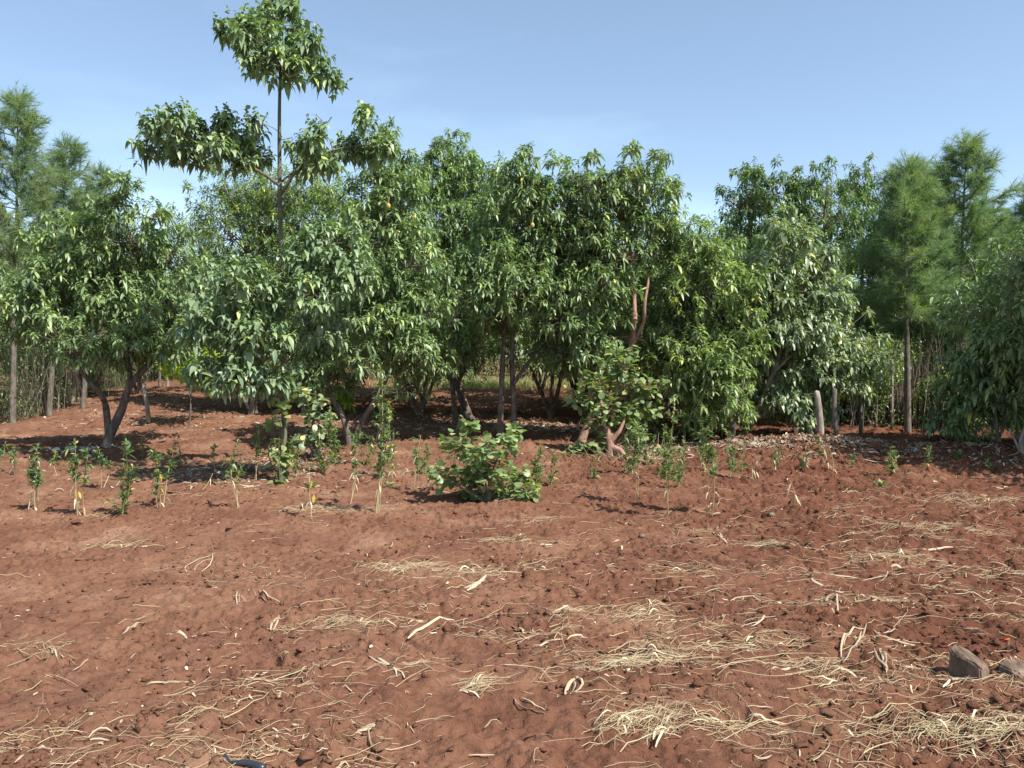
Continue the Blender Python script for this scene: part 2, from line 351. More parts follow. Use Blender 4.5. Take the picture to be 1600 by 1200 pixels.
# ------------------------------------------------------------------ soil clods
def ico(sub):
    import bmesh
    bm = bmesh.new(); bmesh.ops.create_icosphere(bm, subdivisions=sub, radius=1)
    V = np.array([v.co[:] for v in bm.verts]); Fc = np.array([[v.index for v in f.verts] for f in bm.faces]); bm.free(); return V, Fc
I1, I2 = ico(1), ico(2)
def lumps(g, P, s, shape, amp=.28, r=rng):
    V, Fc = shape; n = len(P)
    sc_ = s[:, None] * r.uniform(.5, 1.5, (n, 3)) * np.array([1.1, 1, .62])
    W = (V * r.choice([-1, 1], 3))[None] * (1 + amp * r.normal(0, 1, (n, len(V), 1)).clip(-1.6, 1.6) * (.5 if len(V) > 20 else 1)) * sc_[:, None, :]
    th = r.uniform(0, 6.28, n); c, q = np.cos(th)[:, None], np.sin(th)[:, None]
    W = np.stack([W[..., 0] * c - W[..., 1] * q, W[..., 0] * q + W[..., 1] * c, W[..., 2]], -1) + P[:, None, :]
    g.add(W.reshape(-1, 3), (np.arange(n)[:, None, None] * len(V) + Fc[None]).reshape(-1, 3))
def scatter(n, y0, y1, pw=1.0, xm=.72, bias=None, r=rng):
    y = y0 * (y1 / y0) ** (r.random(n) ** pw); x = r.uniform(-xm, xm, n) * y
    if bias is not None:
        k = r.random(n) < bias(x, y); x, y = x[k], y[k]
    return x, y
cl = G()
patch = lambda x, y: np.clip(.38 + 1.9 * (vnoise(x * 1.7 + 90, y * 1.7) + .12) + .12 * ss(0, 3, x), .03, 1)
x, y = scatter(34000, 2.5, 15, bias=patch); s = rng.lognormal(math.log(.0062), .5, len(x)).clip(.003, .028) * (.8 + .035 * y)
lumps(cl, np.stack([x, y, hg(x, y) + s * .25], 1), s, I1, .42)
x, y = scatter(1250, 2.5, 15, bias=patch); s = rng.lognormal(math.log(.016), .4, len(x)).clip(.008, .045)
lumps(cl, np.stack([x, y, hg(x, y) - s * .05], 1), s, I2, .36)
tag(cl.build('soil_clods', M_clod, smooth=False), 'small red soil crumbs and clods strewn over the field', 'clods', kind='stuff')

# ------------------------------------------------------------------ straw litter
def straw_paths(x, y, ang, L, bend, lift, k=6, r=rng):
    n = len(x); s = np.linspace(-.5, .5, k)[None, :]
    a = ang[:, None] + bend[:, None] * s * 2 + r.normal(0, .13, (n, k)).cumsum(1) * .5
    dx = np.cos(a) * L[:, None] / (k - 1); dy = np.sin(a) * L[:, None] / (k - 1)
    X = x[:, None] + dx.cumsum(1) - dx.sum(1, keepdims=True) / 2; Y = y[:, None] + dy.cumsum(1) - dy.sum(1, keepdims=True) / 2
    Z = hg(X.ravel(), Y.ravel()).reshape(n, k)
    zc = np.maximum(Z, Z.mean(1, keepdims=True)) + .003 + lift[:, None] * (np.sin((s + .5) * math.pi) * .8 + .2 * (s + .5))
    return np.stack([X, Y, zc], -1)
st = G()
def straws(g, x, y, ang, Lm, wm, lift, r=rng, k=6, tri=True, lo=0.0, bend=.5):
    n = len(x); L = r.lognormal(math.log(Lm), .5, n).clip(.02, Lm * 3.2)
    P = straw_paths(x, y, ang, L, r.normal(0, bend, n), r.random(n) ** 2 * lift, k)
    C = r.random((n, 3)); C[:, 0] = np.clip(lo + (1 - lo) * C[:, 0], 0, 1)
    ribbons(g, P, r.lognormal(math.log(wm), .35, n), C, tri)
dens = lambda x, y: np.clip(.22 + .62 * ss(-1.5, 4, x) + 1.3 * vnoise(x * 1.1 + 11, y * 1.3 + 60) - .15 * ss(0, 2, -x), .05, 1)
x, y = scatter(10500, 2.5, 14, bias=dens); straws(st, x, y, rng.uniform(0, 6.28, len(x)), .05, .0022, .012)
x, y = scatter(2300, 2.5, 13.5, bias=dens); straws(st, x, y, rng.normal(.1, .9, len(x)), .16, .0028, .02, lo=.35, k=7, bend=.22)
cx, cy = scatter(230, 2.6, 13, bias=dens)                     # loose wisps
for a, b in zip(cx, cy):
    n = rng.integers(8, 26); th = rng.normal(.15, .6); e = rng.normal(0, .16, n); q = rng.normal(0, .045, n)
    straws(st, a + e * math.cos(th) - q * math.sin(th), b + e * math.sin(th) + q * math.cos(th), th + rng.normal(0, .8, n), .11, .0023, .03, lo=.3, bend=.3)
tag(st.build('straw_litter', M_straw), 'dry straw and grass stalks scattered over the red soil', 'straw', kind='stuff')
hk = G()
x, y = scatter(520, 2.5, 14, bias=dens); straws(hk, x, y, rng.normal(.1, .9, len(x)), .065, .007, .02, k=5, tri=False)
x, y = scatter(1500, 2.5, 14, bias=patch); straws(hk, x, y, rng.uniform(0, 6.28, len(x)), .03, .007, .008, k=4, tri=False)
tag(hk.build('husk_litter', M_husk), 'small cream scraps of maize husk strewn over the soil', 'husk scraps', kind='stuff')
# grey-brown leaf litter under the trees and on the low bank at the right
lt = G()
def litter(px, py, sx, sy, n, Lm=.09, wm=.022, lift=.03):
    c = gp(px, py); x = c[0] + rng.normal(0, sx, n); y = c[1] + rng.normal(0, sy, n)
    straws(lt, x, y, rng.uniform(0, 6.28, n), Lm, wm, lift, k=4, tri=False)
for a in [(1270, 694, 1.1, .28, 1500), (1150, 695, .5, .3, 500), (980, 705, .45, .35, 520), (840, 668, .9, .6, 1100), (350, 745, .7, .6, 480), (470, 720, .6, .7, 480), (1480, 712, 1.3, .4, 600),
          (240, 660, 1.2, 1.2, 420), (620, 665, 1.6, 1.2, 900), (330, 635, 1.8, 1.6, 700), (1100, 700, .8, .3, 300), (500, 620, 1.5, 1.5, 300)]: litter(*a)
tag(lt.build('leaf_litter', M_litter), 'dead grey-brown leaves heaped under the orchard trees and on the low bank', 'leaf litter', kind='stuff')

# ------------------------------------------------------------------ straw heaps, husks and stalks one can point at
HEAP = [  # px, py, length m, width m, count, angle, height, label
 (640, 892, .50, .07, 150, .25, .05, 'arched tuft of straw left of the upright husk in the middle of the field'),
 (735, 900, .32, .07, 110, -.2, .05, 'straw tuft with a thick pale husk sticking out, middle of the field'),
 (560, 985, .60, .06, 130, .1, .03, 'long thin row of crossed straw lying left of the middle of the field'),
 (1000, 1040, .62, .11, 240, .28, .05, 'largest long straw heap right of the middle, above the rounded nest of straw'),
 (1010, 1140, .34, .10, 260, .35, .07, 'rounded nest-like heap of straw at the bottom right of the middle'),
 (1110, 1138, .40, .10, 130, -.5, .05, 'splayed straw bunch just right of the rounded nest of straw'),
 (890, 965, .16, .05, 80, .6, .03, 'small slanted wisp of straw above the largest long straw heap'),
 (1000, 972, .36, .07, 110, .5, .04, 'loose tangle of straw above the right end of the largest heap'),
 (745, 1078, .09, .06, 70, .4, .05, 'tiny upright whisk of straw with a white scrap at its foot'),
 (1285, 1050, .45, .16, 170, -.3, .04, 'wide loose straw tangle left of the big grey stone'),
 (1440, 1152, .55, .10, 220, -.15, .05, 'thick straw heap at the bottom right corner of the field'),
 (1560, 1160, .42, .12, 180, .2, .05, 'straw heap at the very edge of the bottom right corner'),
 (1390, 880, .60, .10, 150, .1, .04, 'straw strewn below the shaded right edge of the field'),
 (1520, 785, .95, .22, 260, .1, .07, 'broad mat of bleached straw beside the shade at the right'),
 (1200, 855, .35, .09, 110, -.4, .05, 'curled straw tuft halfway up the right side of the field'),
 (1440, 830, .75, .10, 170, .05, .04, 'long low drift of straw below the broad bleached mat'),
 (185, 862, .42, .06, 50, .35, .05, 'thin arched spray of straw on the left side of the field'),
 (500, 800, .7, .12, 190, .05, .05, 'dry straw collar around the feet of the tallest weeds'),
 (620, 745, .75, .16, 150, 0, .05, 'pale straw lying behind the tallest weed'),
 (790, 850, .55, .11, 120, 0, .04, 'fine straw spread below the round-leaved bush'),
 (380, 1085, .5, .05, 34, .15, .02, 'few long straws crossing right of the silvery stalk'),
 (1350, 945, .50, .05, 60, -.1, .03, 'bent straw stalks above the curled husks on the right'),
 (1180, 1010, .5, .09, 90, .2, .04, 'fine straw right of the largest long heap'),
 (1080, 905, .4, .08, 60, .1, .03, 'sparse straw wisp in the upper right half of the field'),
]
for px, py, ln, wd, n, ang, hh, lab in HEAP:
    n = int(n * .6); hh *= .9; wd *= 1.45
    c = gp(px, py); g = G(); e = rng.normal(0, ln * .38, n); q = rng.normal(0, wd * .5, n)
    x = c[0] + e * math.cos(ang) - q * math.sin(ang); y = c[1] + e * math.sin(ang) + q * math.cos(ang)
    L = rng.lognormal(math.log(.125), .5, n); P = straw_paths(x, y, ang + rng.normal(0, .75, n), L, rng.normal(0, .5, n), hh * np.exp(-(e / ln) ** 2 * 3) * rng.random(n), 7)
    C = rng.random((n, 3)); C[:, 0] = .1 + .9 * C[:, 0]
    ribbons(g, P, rng.lognormal(math.log(.0022), .4, n), C, True)
    m = max(3, n // 16); x = c[0] + rng.normal(0, ln * .3, m); y = c[1] + rng.normal(0, wd * .6, m)
    P = straw_paths(x, y, ang + rng.normal(0, .6, m), rng.uniform(.04, .13, m), rng.normal(0, .3, m), rng.uniform(0, hh, m), 6)
    C = rng.random((m, 3)); C[:, 0] = .8 + .2 * C[:, 0]; ribbons(g, P, rng.uniform(.005, .010, m), C, False)
    tag(g.build('straw_heap', M_straw, off=c, loc=c), lab, 'straw', 'straw heaps on the field')
HUSK = [  # two ends in pixels, width m, lift, label
 (192, 996, 228, 976, .030, .02, 'broad white husk on the left side beside the long soil furrow'),
 (218, 1084, 302, 1076, .020, .012, 'silvery split husk lying flat in the lower left'),
 (78, 1022, 94, 1046, .018, .02, 'small upright white husk at the left end of the furrow'),
 (255, 998, 292, 1003, .022, .015, 'cream husk right of the broad white husk'),
 (420, 990, 440, 970, .022, .03, 'boat-shaped husk left of the long thin straw row'),
 (633, 1013, 712, 983, .020, .03, 'long pale husk pointing up right under the crossed straws'),
 (725, 932, 756, 908, .028, .03, 'thick pale husk below the straw tuft in the middle'),
 (572, 1032, 628, 1068, .022, .02, 'tapering bleached husk below the middle of the field'),
 (556, 1140, 600, 1136, .022, .008, 'flat cream husk scrap near the bottom edge'),
 (800, 1098, 855, 1126, .012, .01, 'thin bleached stalk lying diagonally near the bottom middle'),
 (806, 985, 826, 1004, .020, .02, 'short forked husk above the middle of the lower field'),
 (840, 1022, 875, 1010, .020, .03, 'crumpled husk left of the largest long straw heap'),
 (882, 1102, 900, 1068, .022, .02, 'husk strip standing below the left end of the largest heap'),
 (960, 1022, 1068, 1033, .016, .01, 'pale flat husk strip on top of the largest heap'),
 (1155, 985, 1208, 968, .016, .03, 'double bent white husk in the right half of the field'),
 (1300, 935, 1312, 968, .018, .02, 'angled white husk above the curled husks on the right'),
 (1320, 1040, 1350, 980, .020, .04, 'tall curled husk arching up left of the stones'),
 (1350, 985, 1440, 1010, .014, .03, 'long curved bleached leaf ending towards the big grey stone'),
 (1370, 1020, 1384, 1055, .016, .02, 'twisted dangling husk left of the big grey stone'),
 (1480, 1080, 1498, 1066, .014, .02, 'white husk leg in front of the big grey stone'),
 (1496, 1066, 1508, 1072, .014, .01, 'small white husk tip touching the foot of the big grey stone'),
 (1475, 930, 1545, 942, .008, .03, 'long straight reed tip on the right side'),
 (1330, 915, 1420, 900, .008, .04, 'yellowish stalk bent over on the right side'),
 (1440, 870, 1485, 862, .024, .02, 'wide blade of dry leaf on the right below the straw drift'),
 (1530, 1140, 1600, 1168, .018, .03, 'thick pale stalk in the bottom right corner'),
 (1160, 1128, 1222, 1136, .012, .02, 'whitish crooked twig right of the splayed straw bunch'),
 (366, 930, 374, 955, .008, .04, 'yellow straw piece standing upright in the left half'),
 (400, 930, 440, 950, .014, .02, 'pair of husk slivers left of the middle'),
 (300, 900, 340, 868, .010, .02, 'split husk pointing up right, upper left half'),
 (1100, 830, 1140, 852, .016, .03, 'bent husk above the curled straw tuft on the right'),
]
for i, (ax, ay, bx, by, wd, lf, lab) in enumerate(HUSK):
    A = gp(ax, ay); B = gp(bx, by); L = np.linalg.norm(B[:2] - A[:2]); a = math.atan2(B[1] - A[1], B[0] - A[0]); c = (A + B) / 2; g = G()
    for q in range(2 if i % 2 else 3):
        P = straw_paths(np.array([c[0] + rng.normal(0, .004)]), np.array([c[1] + rng.normal(0, .006)]), np.array([a + rng.normal(0, .1) * q]), np.array([L * (1 - .22 * q)]), np.array([rng.normal(0, .25)]), np.array([lf * .22 * (1 + .5 * q) + .003 * q]), 9)
        ribbons(g, P, [wd * .62 * (1 - .2 * q)], np.array([[.25 + .5 * rng.random(), 0, 0]]), False)
    stalk = 'stalk' in lab or 'twig' in lab or 'reed' in lab
    o = g.build('dry_stalk' if stalk else 'maize_husk', M_husk, off=c, loc=c)
    sol = o.modifiers.new('thick', 'SOLIDIFY'); sol.thickness = .0008
    tag(o, lab, 'stalk' if stalk else 'husk', 'dry husks and stalks on the field')

# ------------------------------------------------------------------ stones and rubbish
def stone(px, py, prof, label, name='stone', mat=None, hgt=.1, sub=2):
    import bmesh
    c = gp(px, py); bm = bmesh.new()
    for p in prof: bm.verts.new(p)
    bmesh.ops.convex_hull(bm, input=bm.verts)
    bmesh.ops.bevel(bm, geom=bm.edges[:], offset=.006, segments=2, affect='EDGES')
    bmesh.ops.triangulate(bm, faces=bm.faces[:]); bmesh.ops.subdivide_edges(bm, edges=bm.edges[:], cuts=3, use_grid_fill=True)
    for v in bm.verts:
        n = float(vnoise(v.co.x * 40 + 3, v.co.y * 40 + v.co.z * 55)); n2 = float(vnoise(v.co.x * 95 + 13, v.co.y * 95 + v.co.z * 120)); v.co *= 1 + .09 * n + .05 * n2
    me = bpy.data.meshes.new(name); bm.to_mesh(me); bm.free(); me.materials.append(mat or M_rock)
    o = bpy.data.objects.new(name, me); COL.objects.link(o); o.location = c; return tag(o, label, 'stone', 'stones on the field')
stone(1518, 1062, [(-.09, .05, -.03), (.0, -.075, -.03), (.06, -.05, -.03), (.09, .02, -.03), (.03, .10, -.03), (-.078, .05, .125), (-.075, .02, .11), (.0, -.066, .078), (.05, -.042, .075), (.08, .01, .06), (.03, .09, .105), (-.03, .08, .13)],
      'big angular grey stone standing on the soil near the right edge')
stone(1583, 1068, [(-.055, .0, -.02), (-.05, .03, .048), (-.01, .06, .07), (.07, .04, .06), (.12, .02, .04), (.12, -.04, .0), (.02, -.06, .015), (-.02, -.045, .04), (.1, .05, -.03), (-.04, .05, -.03), (.0, -.06, -.03)],
      'flatter grey stone cut by the right edge of the photo beside the bigger one')
for px, py, s, lab in [(1340, 968, .022, 'pinkish pebble among straw on the right'), (955, 903, .02, 'small pale round stone up the middle of the field'),
                       (1205, 812, .03, 'little round stone by the dry twig weeds'), (1003, 842, .03, 'light round stone below the weeds right of the bush'), (425, 1005, .014, 'pink chip of brick in the lower left')]:
    c = gp(px, py); g = G(); lumps(g, np.array([[0, 0, s * .35]]), np.array([s]), I2, .12); o = g.build('pebble', M_rock, smooth=True, loc=c)
    tag(o, lab, 'pebble', 'pebbles in the soil')
def plain(name, colr, rough=.5):
    m, t, out = newmat(name); p = t.nodes.new('ShaderNodeBsdfPrincipled'); n = t.nodes.new('ShaderNodeTexNoise'); n.inputs['Scale'].default_value = 30
    cr = ramp(t, [(.3, tuple(a * .7 for a in colr)), (.7, colr)]); t.links.new(n.outputs['Fac'], cr.inputs[0]); t.links.new(cr.outputs[0], p.inputs['Base Color'])
    p.inputs['Roughness'].default_value = rough; t.links.new(p.outputs[0], out.inputs['Surface']); return m
c = gp(380, 1200); g = G()
pts = [gp(352, 1188), gp(358, 1197), gp(372, 1200), gp(392, 1201), gp(412, 1206)]
tube(g, smooth_line([p + np.array([0, 0, .012]) for p in pts], 14), np.linspace(.006, .016, 14), 8, .04)
tag(g.build('hose_piece', plain('black_rubber', (.03, .035, .045), .35), off=c, loc=c), 'short curved piece of black rubber hose cut by the bottom edge', 'hose')
c = gp(1572, 1014); g = G(); straws(g, np.array([0, .02, -.02]) + c[0], np.array([0, .01, .0]) + c[1], np.array([-.3, .2, -.5]), .03, .009, .006, k=5, tri=False)
tag(g.build('plastic_scrap', plain('orange_plastic', (.8, .14, .04), .4), off=c, loc=c), 'tiny orange scrap of plastic on the soil above the stones', 'scrap')
c = gp(122, 708); g = G(); n = 90
straws(g, c[0] + rng.normal(0, .30, n), c[1] + rng.normal(0, .22, n), rng.uniform(0, 6.28, n), .07, .04, .04, k=4, tri=False)
tag(g.build('ash_heap', plain('whitish_ash', (.50, .46, .40), .9), off=c, loc=c), 'whitish heap of ash-coloured scraps left of the leftmost orchard trunk', 'heap')

# ------------------------------------------------------------------ trees
def shoots(g, P, A, spec, r=rng):
    nl = spec['nl']; m = len(P)
    if m == 0: return
    A = unit(A); ref = r.normal(0, 1, (m, 3)); Bx = unit(np.cross(A, ref)); By = np.cross(A, Bx)
    i = np.arange(nl)[None, :]; ph = i * 2.4 + r.uniform(0, 6.28, (m, 1)) + r.normal(0, .25, (m, nl))
    th = (spec.get('t0', .5) + (spec.get('t1', 1.75) - spec.get('t0', .5)) * (i / nl)) + r.normal(0, .18, (m, nl))
    Rv = Bx[:, None] * np.cos(ph)[..., None] + By[:, None] * np.sin(ph)[..., None]
    D = A[:, None] * np.cos(th)[..., None] + Rv * np.sin(th)[..., None]
    L = spec['L']; base = P[:, None] - A[:, None] * (i[..., None] / nl) * L * spec.get('sp', .9)
    drop = r.random((m, nl)) < spec.get('miss', .12); keep = ~drop.ravel()
    size = (r.uniform(.65, 1.2, (m, nl)) * (.75 + .35 * (i / nl))) * r.uniform(.65, 1.15, (m, 1))
    base = base.reshape(-1, 3)[keep]; D = D.reshape(-1, 3)[keep]; size = size.ravel()[keep]; k = len(base)
    rd = r.random((k, 3)); sh = np.repeat(r.random(m), nl)[keep]; rd[:, 0] = np.clip(.12 + .45 * rd[:, 0] + .62 * (sh ** 1.6 - .25), 0, .96)
    old = r.random(k) < .003; rd[old, 0] = 1
    leaves(g, base, D, L * size, spec['W'] * size, r.uniform(spec['d0'], spec['d1'], k), spec['prof'], rd, r=r)
AV = dict(nl=11, L=.152, W=.043, d0=.15, d1=.75, prof='long2', t0=.6, t1=1.85, sp=.55)
AVN = dict(AV, prof='long', nl=12)
FINE = dict(nl=12, L=.15, W=.036, d0=.1, d1=.5, prof='long2', t0=.5, t1=1.8)
MID = dict(nl=10, L=.17, W=.06, d0=.1, d1=.5, prof='lod')
CRO = dict(nl=11, L=.120, W=.068, d0=.25, d1=1.0, prof='broad', t0=.6, t1=1.9, sp=1.3)
PAL = dict(nl=11, L=.165, W=.06, d0=.35, d1=.95, prof='long')
def crown_points(C, rr, dens_, r=rng):
    n = max(5, int(4 * math.pi * rr * rr * dens_))
    d = unit(r.normal(0, 1, (int(n * 1.6), 3))); d = d[d[:, 2] > -.62][:n]
    rad = rr * (r.random(len(d)) ** .4 * .52 + .5); out = r.random(len(d)) < .16; rad[out] *= r.uniform(1.1, 1.55, out.sum())
    P = C + d * rad[:, None] * np.array([1.08, 1.08, .92])
    A = unit(d * .75 + np.array([0, 0, .55]) + r.normal(0, .25, d.shape))
    return P, A
def build_tree(name, label, cat, group, base, stems, lobes, spec, leafm, barkm, dens_=20, twig=.45, name_crown='crown', sides=8, r=rng, limb_r=.020):
    base = np.asarray(base, float); root = empty(name, base, label, cat, group)
    gt, gc = G(), G(); nodes = []
    for P, r0, r1 in stems:
        Q = smooth_line(P, max(6, 3 * len(P) + 4)); rad = np.linspace(r0, r1, len(Q)); 
        if abs(Q[0][2] - base[2]) < .3: rad[0] *= 1.5; rad[1] *= 1.15; Q[0][2] -= .06
        tube(gt, Q, rad, sides, .05, r=r); nodes += [(q, a) for q, a in zip(Q[2:], rad[2:])]
    NP = np.array([n[0] for n in nodes]); NR = np.array([n[1] for n in nodes])
    for C, rr in lobes:
        d = np.linalg.norm(NP - C, axis=1) + .5 * np.clip(NP[:, 2] - C[2] + .1, 0, 9); j = int(np.argmin(d)); S = NP[j]
        mid = (S + C) / 2 + r.normal(0, .13, 3) * np.linalg.norm(C - S) + np.array([0, 0, .08]) * np.linalg.norm(C - S)
        lr = min(NR[j] * .7, limb_r * .8 * (.5 + .5 * np.linalg.norm(C - S))) if rr > .2 else .006; Q = smooth_line([S, (S + mid) / 2 + r.normal(0, .05, 3), mid, C], 8)
        tube(gt, Q, np.linspace(lr, lr * .45, 8), 5, .05, r=r)
        P, A = crown_points(C, rr, dens_ * (1.15 if spec is CRO else r.choice([.35, .8, 1.0, 1.15, 1.3])), r)
        shoots(gc, P, A, spec, r)
        t = r.random(len(P)) < twig; Pt = P[t]; O = C + (Pt - C) * r.uniform(0, .35, (len(Pt), 1)) - np.array([0, 0, .12]) * rr
        M = (O + Pt) / 2 + r.normal(0, .04, Pt.shape) - np.array([0, 0, .04])
        sticks(gt, O, M, .006, .005, r=r); sticks(gt, M, Pt, .005, .003, r=r)
    gt.build('trunk', barkm, root, off=base); gc.build(name_crown, leafm, root, off=base)
    return root
def px_stems(S, Yb):
    return [([at(a[0], a[1], Yb + (a[2] if len(a) > 2 else 0)) for a in P], r0, r1) for P, r0, r1 in S]
LS = 1.10
def px_lobes(Ls, Yb, back=True, r=rng, sprig=True):
    out = []; LS = 1.12 if sprig else 1.17
    for l in Ls:
        dy = l[3] if len(l) > 3 else r.uniform(-.5, .3); rr = l[2] * LS / F * (Yb + dy); C = at(l[0], l[1], Yb + dy); out.append((C, rr))
        if l[2] > 18 and sprig:
            for _ in range(2):
                a_ = r.uniform(-1.15, 1.15); q_ = r.uniform(.10, .19)
                out.append((C + np.array([math.sin(a_) * (rr + .1), r.uniform(-.4, .2), math.cos(a_) * (rr + r.uniform(.0, .22))]), q_))
        if back: out.append((C + np.array([r.normal(0, .2), rr * 1.5 + .3, r.normal(0, .15) - .1]), rr * .95))
    return out
def ptree(name, label, cat, group, bpx, bpy_, S, Ls, spec, lm, bm, back=True, Y=None, **k):
    b = gp(bpx, bpy_)
    if Y: 
        b = at(bpx, bpy_, Y); b[2] = float(hg(b[0], b[1])[0])
    S = [([(bpx, bpy_)] + list(P[1:]) if P[0] is None else P, r0, r1) for P, r0, r1 in S]
    st_ = px_stems(S, b[1])
    for P, r0, r1 in st_:
        if abs(P[0][2] - b[2]) < .6: P[0] = np.array([P[0][0], P[0][1], float(hg(P[0][0], P[0][1])[0])])
    return build_tree(name, label, cat, group, b, st_, px_lobes(Ls, b[1], back, sprig=spec is not CRO), spec, lm, bm, **k)
OR = 'orchard trees'
# tall young broad-leaved tree
ptree('broadleaf_tree', 'tall slim broad-leaved tree with tiered tufts of foliage rising above the orchard', 'tree', None, 442, 752,
      [([None, (444, 640), (441, 480), (437, 300), (437, 150), (441, 60), (440, 10)],   .042, .008),
       ([(437, 290), (405, 268, -.1), (350, 240, -.2), (290, 215, -.3)], .022, .008), ([(438, 305), (470, 260, -.1), (520, 235, -.1), (585, 225, 0)], .022, .008),
       ([(437, 286), (455, 272, .2), (490, 250, .3)], .014, .007), ([(440, 470), (470, 445, -.3), (510, 420, -.4)], .02, .008), ([(441, 500), (400, 470, -.3), (350, 470, -.4)], .02, .008),
       ([(442, 560), (390, 560, -.5), (340, 560, -.5)], .018, .008)],
      [(402, 62, 34), (365, 52, 24), (468, 88, 34), (435, 35, 34), (438, 100, 34), (350, 38, 13, 0), (508, 118, 22), (425, 8, 18), (385, 28, 20), (484, 60, 20), (528, 120, 11, 0), (395, 92, 24), (456, 8, 14),
       (262, 215, 34), (285, 180, 22), (238, 188, 18), (292, 240, 26), (228, 228, 12, 0), (370, 205, 30), (396, 238, 26), (340, 228, 24), (352, 180, 17), (404, 190, 15), (380, 250, 20), (312, 205, 22),
       (488, 215, 22), (484, 252, 24), (540, 228, 26), (566, 188, 16), (572, 232, 24), (598, 222, 20), (516, 250, 22), (500, 190, 12), (570, 165, 9, 0), (458, 228, 12, 0),
       (520, 380, 42, -.4), (480, 400, 36, -.3), (385, 440, 42, -.6), (345, 505, 48, -.6), (490, 455, 40, -.6), (545, 430, 38, -.4), (400, 530, 42, -.7), (372, 590, 38, -.7), (325, 575, 32, -.4),
       (400, 480, 38, -.4), (425, 590, 30, -.6), (330, 440, 30), (500, 510, 32, -.3), (310, 520, 28)],
      CRO, M_cro, M_barkg, dens_=36, back=False, limb_r=.010)
# hand-placed orchard trees: front row
ptree('avocado_tree', 'low spreading avocado tree whose forked pale trunk stands at the far left of the orchard', 'tree', OR, 166, 702,
      [([None, (172, 680), (190, 640), (205, 600), (240, 560, .2), (262, 520, .3)], .085, .035), ([(170, 690), (167, 650), (160, 620, -.2), (135, 590, -.3), (100, 540, -.3)], .06, .03),
       ([(196, 625), (203, 580), (200, 530), (190, 450)], .045, .02)],
      [(40, 470, 42), (95, 425, 45), (150, 400, 45), (205, 370, 42), (230, 335, 28), (185, 335, 28), (260, 400, 42), (60, 520, 38), (115, 480, 44), (175, 465, 46), (235, 460, 45), (150, 525, 45, -.7), (120, 550, 34, -.7),
       (215, 530, 38, -.3), (15, 520, 34), (270, 480, 34), (90, 385, 26), (130, 355, 22), (20, 445, 26), (255, 545, 26), (180, 560, 26, -.5)],
      AVN, M_avo, M_bark, dens_=29)
ptree('avocado_tree', 'avocado tree with thin dark stems between the tall slim tree and the twin-trunked one', 'tree', OR, 548, 700,
      [([None, (535, 650), (505, 600, .1), (480, 560, .2), (470, 500, .3)], .055, .022), ([(548, 690), (565, 660), (600, 600), (612, 540), (610, 460)], .05, .022), ([(518, 620), (508, 575), (490, 530), (500, 440)], .03, .016),
       ([(608, 560), (618, 450), (615, 350)], .03, .014)],
      [(600, 260, 32, .6), (625, 300, 34, .4), (575, 300, 30, .6), (560, 350, 36), (610, 365, 40), (640, 410, 42), (590, 430, 44), (545, 440, 42), (560, 500, 46), (610, 510, 46, -.2), (655, 480, 40), (520, 520, 36), (500, 570, 34), (565, 560, 36),
       (620, 570, 32), (650, 545, 32), (610, 230, 18, .6), (585, 275, 22, .3), (480, 590, 30), (640, 340, 26)],
      AVN, M_avo, M_bark, dens_=29)
ptree('avocado_tree', 'avocado tree with a thick leaning pale trunk just left of the twin upright trunks', 'tree', OR, 736, 664,
      [([None, (728, 640), (715, 600), (705, 570), (700, 500)], .11, .05), ([(712, 620, -.2), (705, 590, -.2), (690, 540, -.2), (680, 450)], .06, .03), ([(715, 600), (740, 540, .2), (750, 450, .3), (740, 330)], .05, .02),
       ([(700, 520), (690, 420), (695, 300)], .04, .02)],
      [(690, 262, 30), (720, 248, 24), (675, 300, 36), (720, 300, 38), (755, 280, 28), (700, 350, 44), (665, 380, 40), (745, 350, 42), (690, 430, 46), (740, 420, 46), (655, 450, 38), (720, 490, 46, -.4), (745, 535, 36, -.8), (690, 510, 40),
       (660, 520, 34), (720, 555, 24, -.7), (790, 310, 30), (680, 240, 14)],
      AVN, M_avo, M_bark, dens_=29)
ptree('avocado_tree', 'avocado tree on twin upright trunks in the middle of the orchard', 'tree', OR, 782, 690,
      [([None, (782, 640), (786, 560), (790, 480), (795, 400)], .062, .03), ([(800, 688, .1), (803, 640, .1), (800, 560, .1), (806, 470), (830, 380)], .058, .028), ([(802, 600), (830, 560, .2), (862, 520, .4), (880, 440, .4)], .04, .02),
       ([(788, 520), (760, 470, -.2), (745, 430, -.2)], .03, .015)],
      [(800, 275, 30), (830, 300, 32), (785, 320, 34), (820, 350, 40), (860, 330, 34), (790, 390, 44), (840, 400, 46), (880, 380, 40), (765, 440, 42, -.5), (815, 450, 46, -.6), (865, 450, 46), (905, 430, 36), (780, 490, 36, -.4), (890, 500, 42), (925, 480, 34),
       (740, 460, 34, -.6), (860, 290, 22), (905, 340, 30), (930, 390, 30), (925, 540, 32, -.5), (880, 560, 28), (900, 300, 20)],
      AVN, M_avo, M_bark, dens_=29)
ptree('avocado_tree', 'avocado tree with a bare pinkish forked limb showing, right of the middle', 'tree', OR, 905, 694,
      [([None, (925, 650), (960, 600, .1), (985, 545, 0), (992, 490, -.3)], .075, .045), ([(985, 545), (1005, 505, -.2), (1008, 470, -.3), (1020, 400)], .04, .02), ([(992, 500, -.3), (990, 440), (980, 350)], .04, .02)],
      [(905, 275, 24), (940, 300, 34), (980, 280, 28), (1020, 300, 32), (1040, 285, 20), (960, 340, 40), (1010, 350, 40), (1045, 340, 26), (925, 365, 36), (970, 400, 42), (1030, 410, 38, .3), (940, 440, 42), (1045, 460, 36, .2), (960, 500, 30, .1),
       (905, 400, 30), (1050, 520, 36, .3), (930, 560, 32, -.1), (1010, 560, 34, .4), (1060, 380, 20)],
      AVN, M_avo, M_barkr, dens_=29)
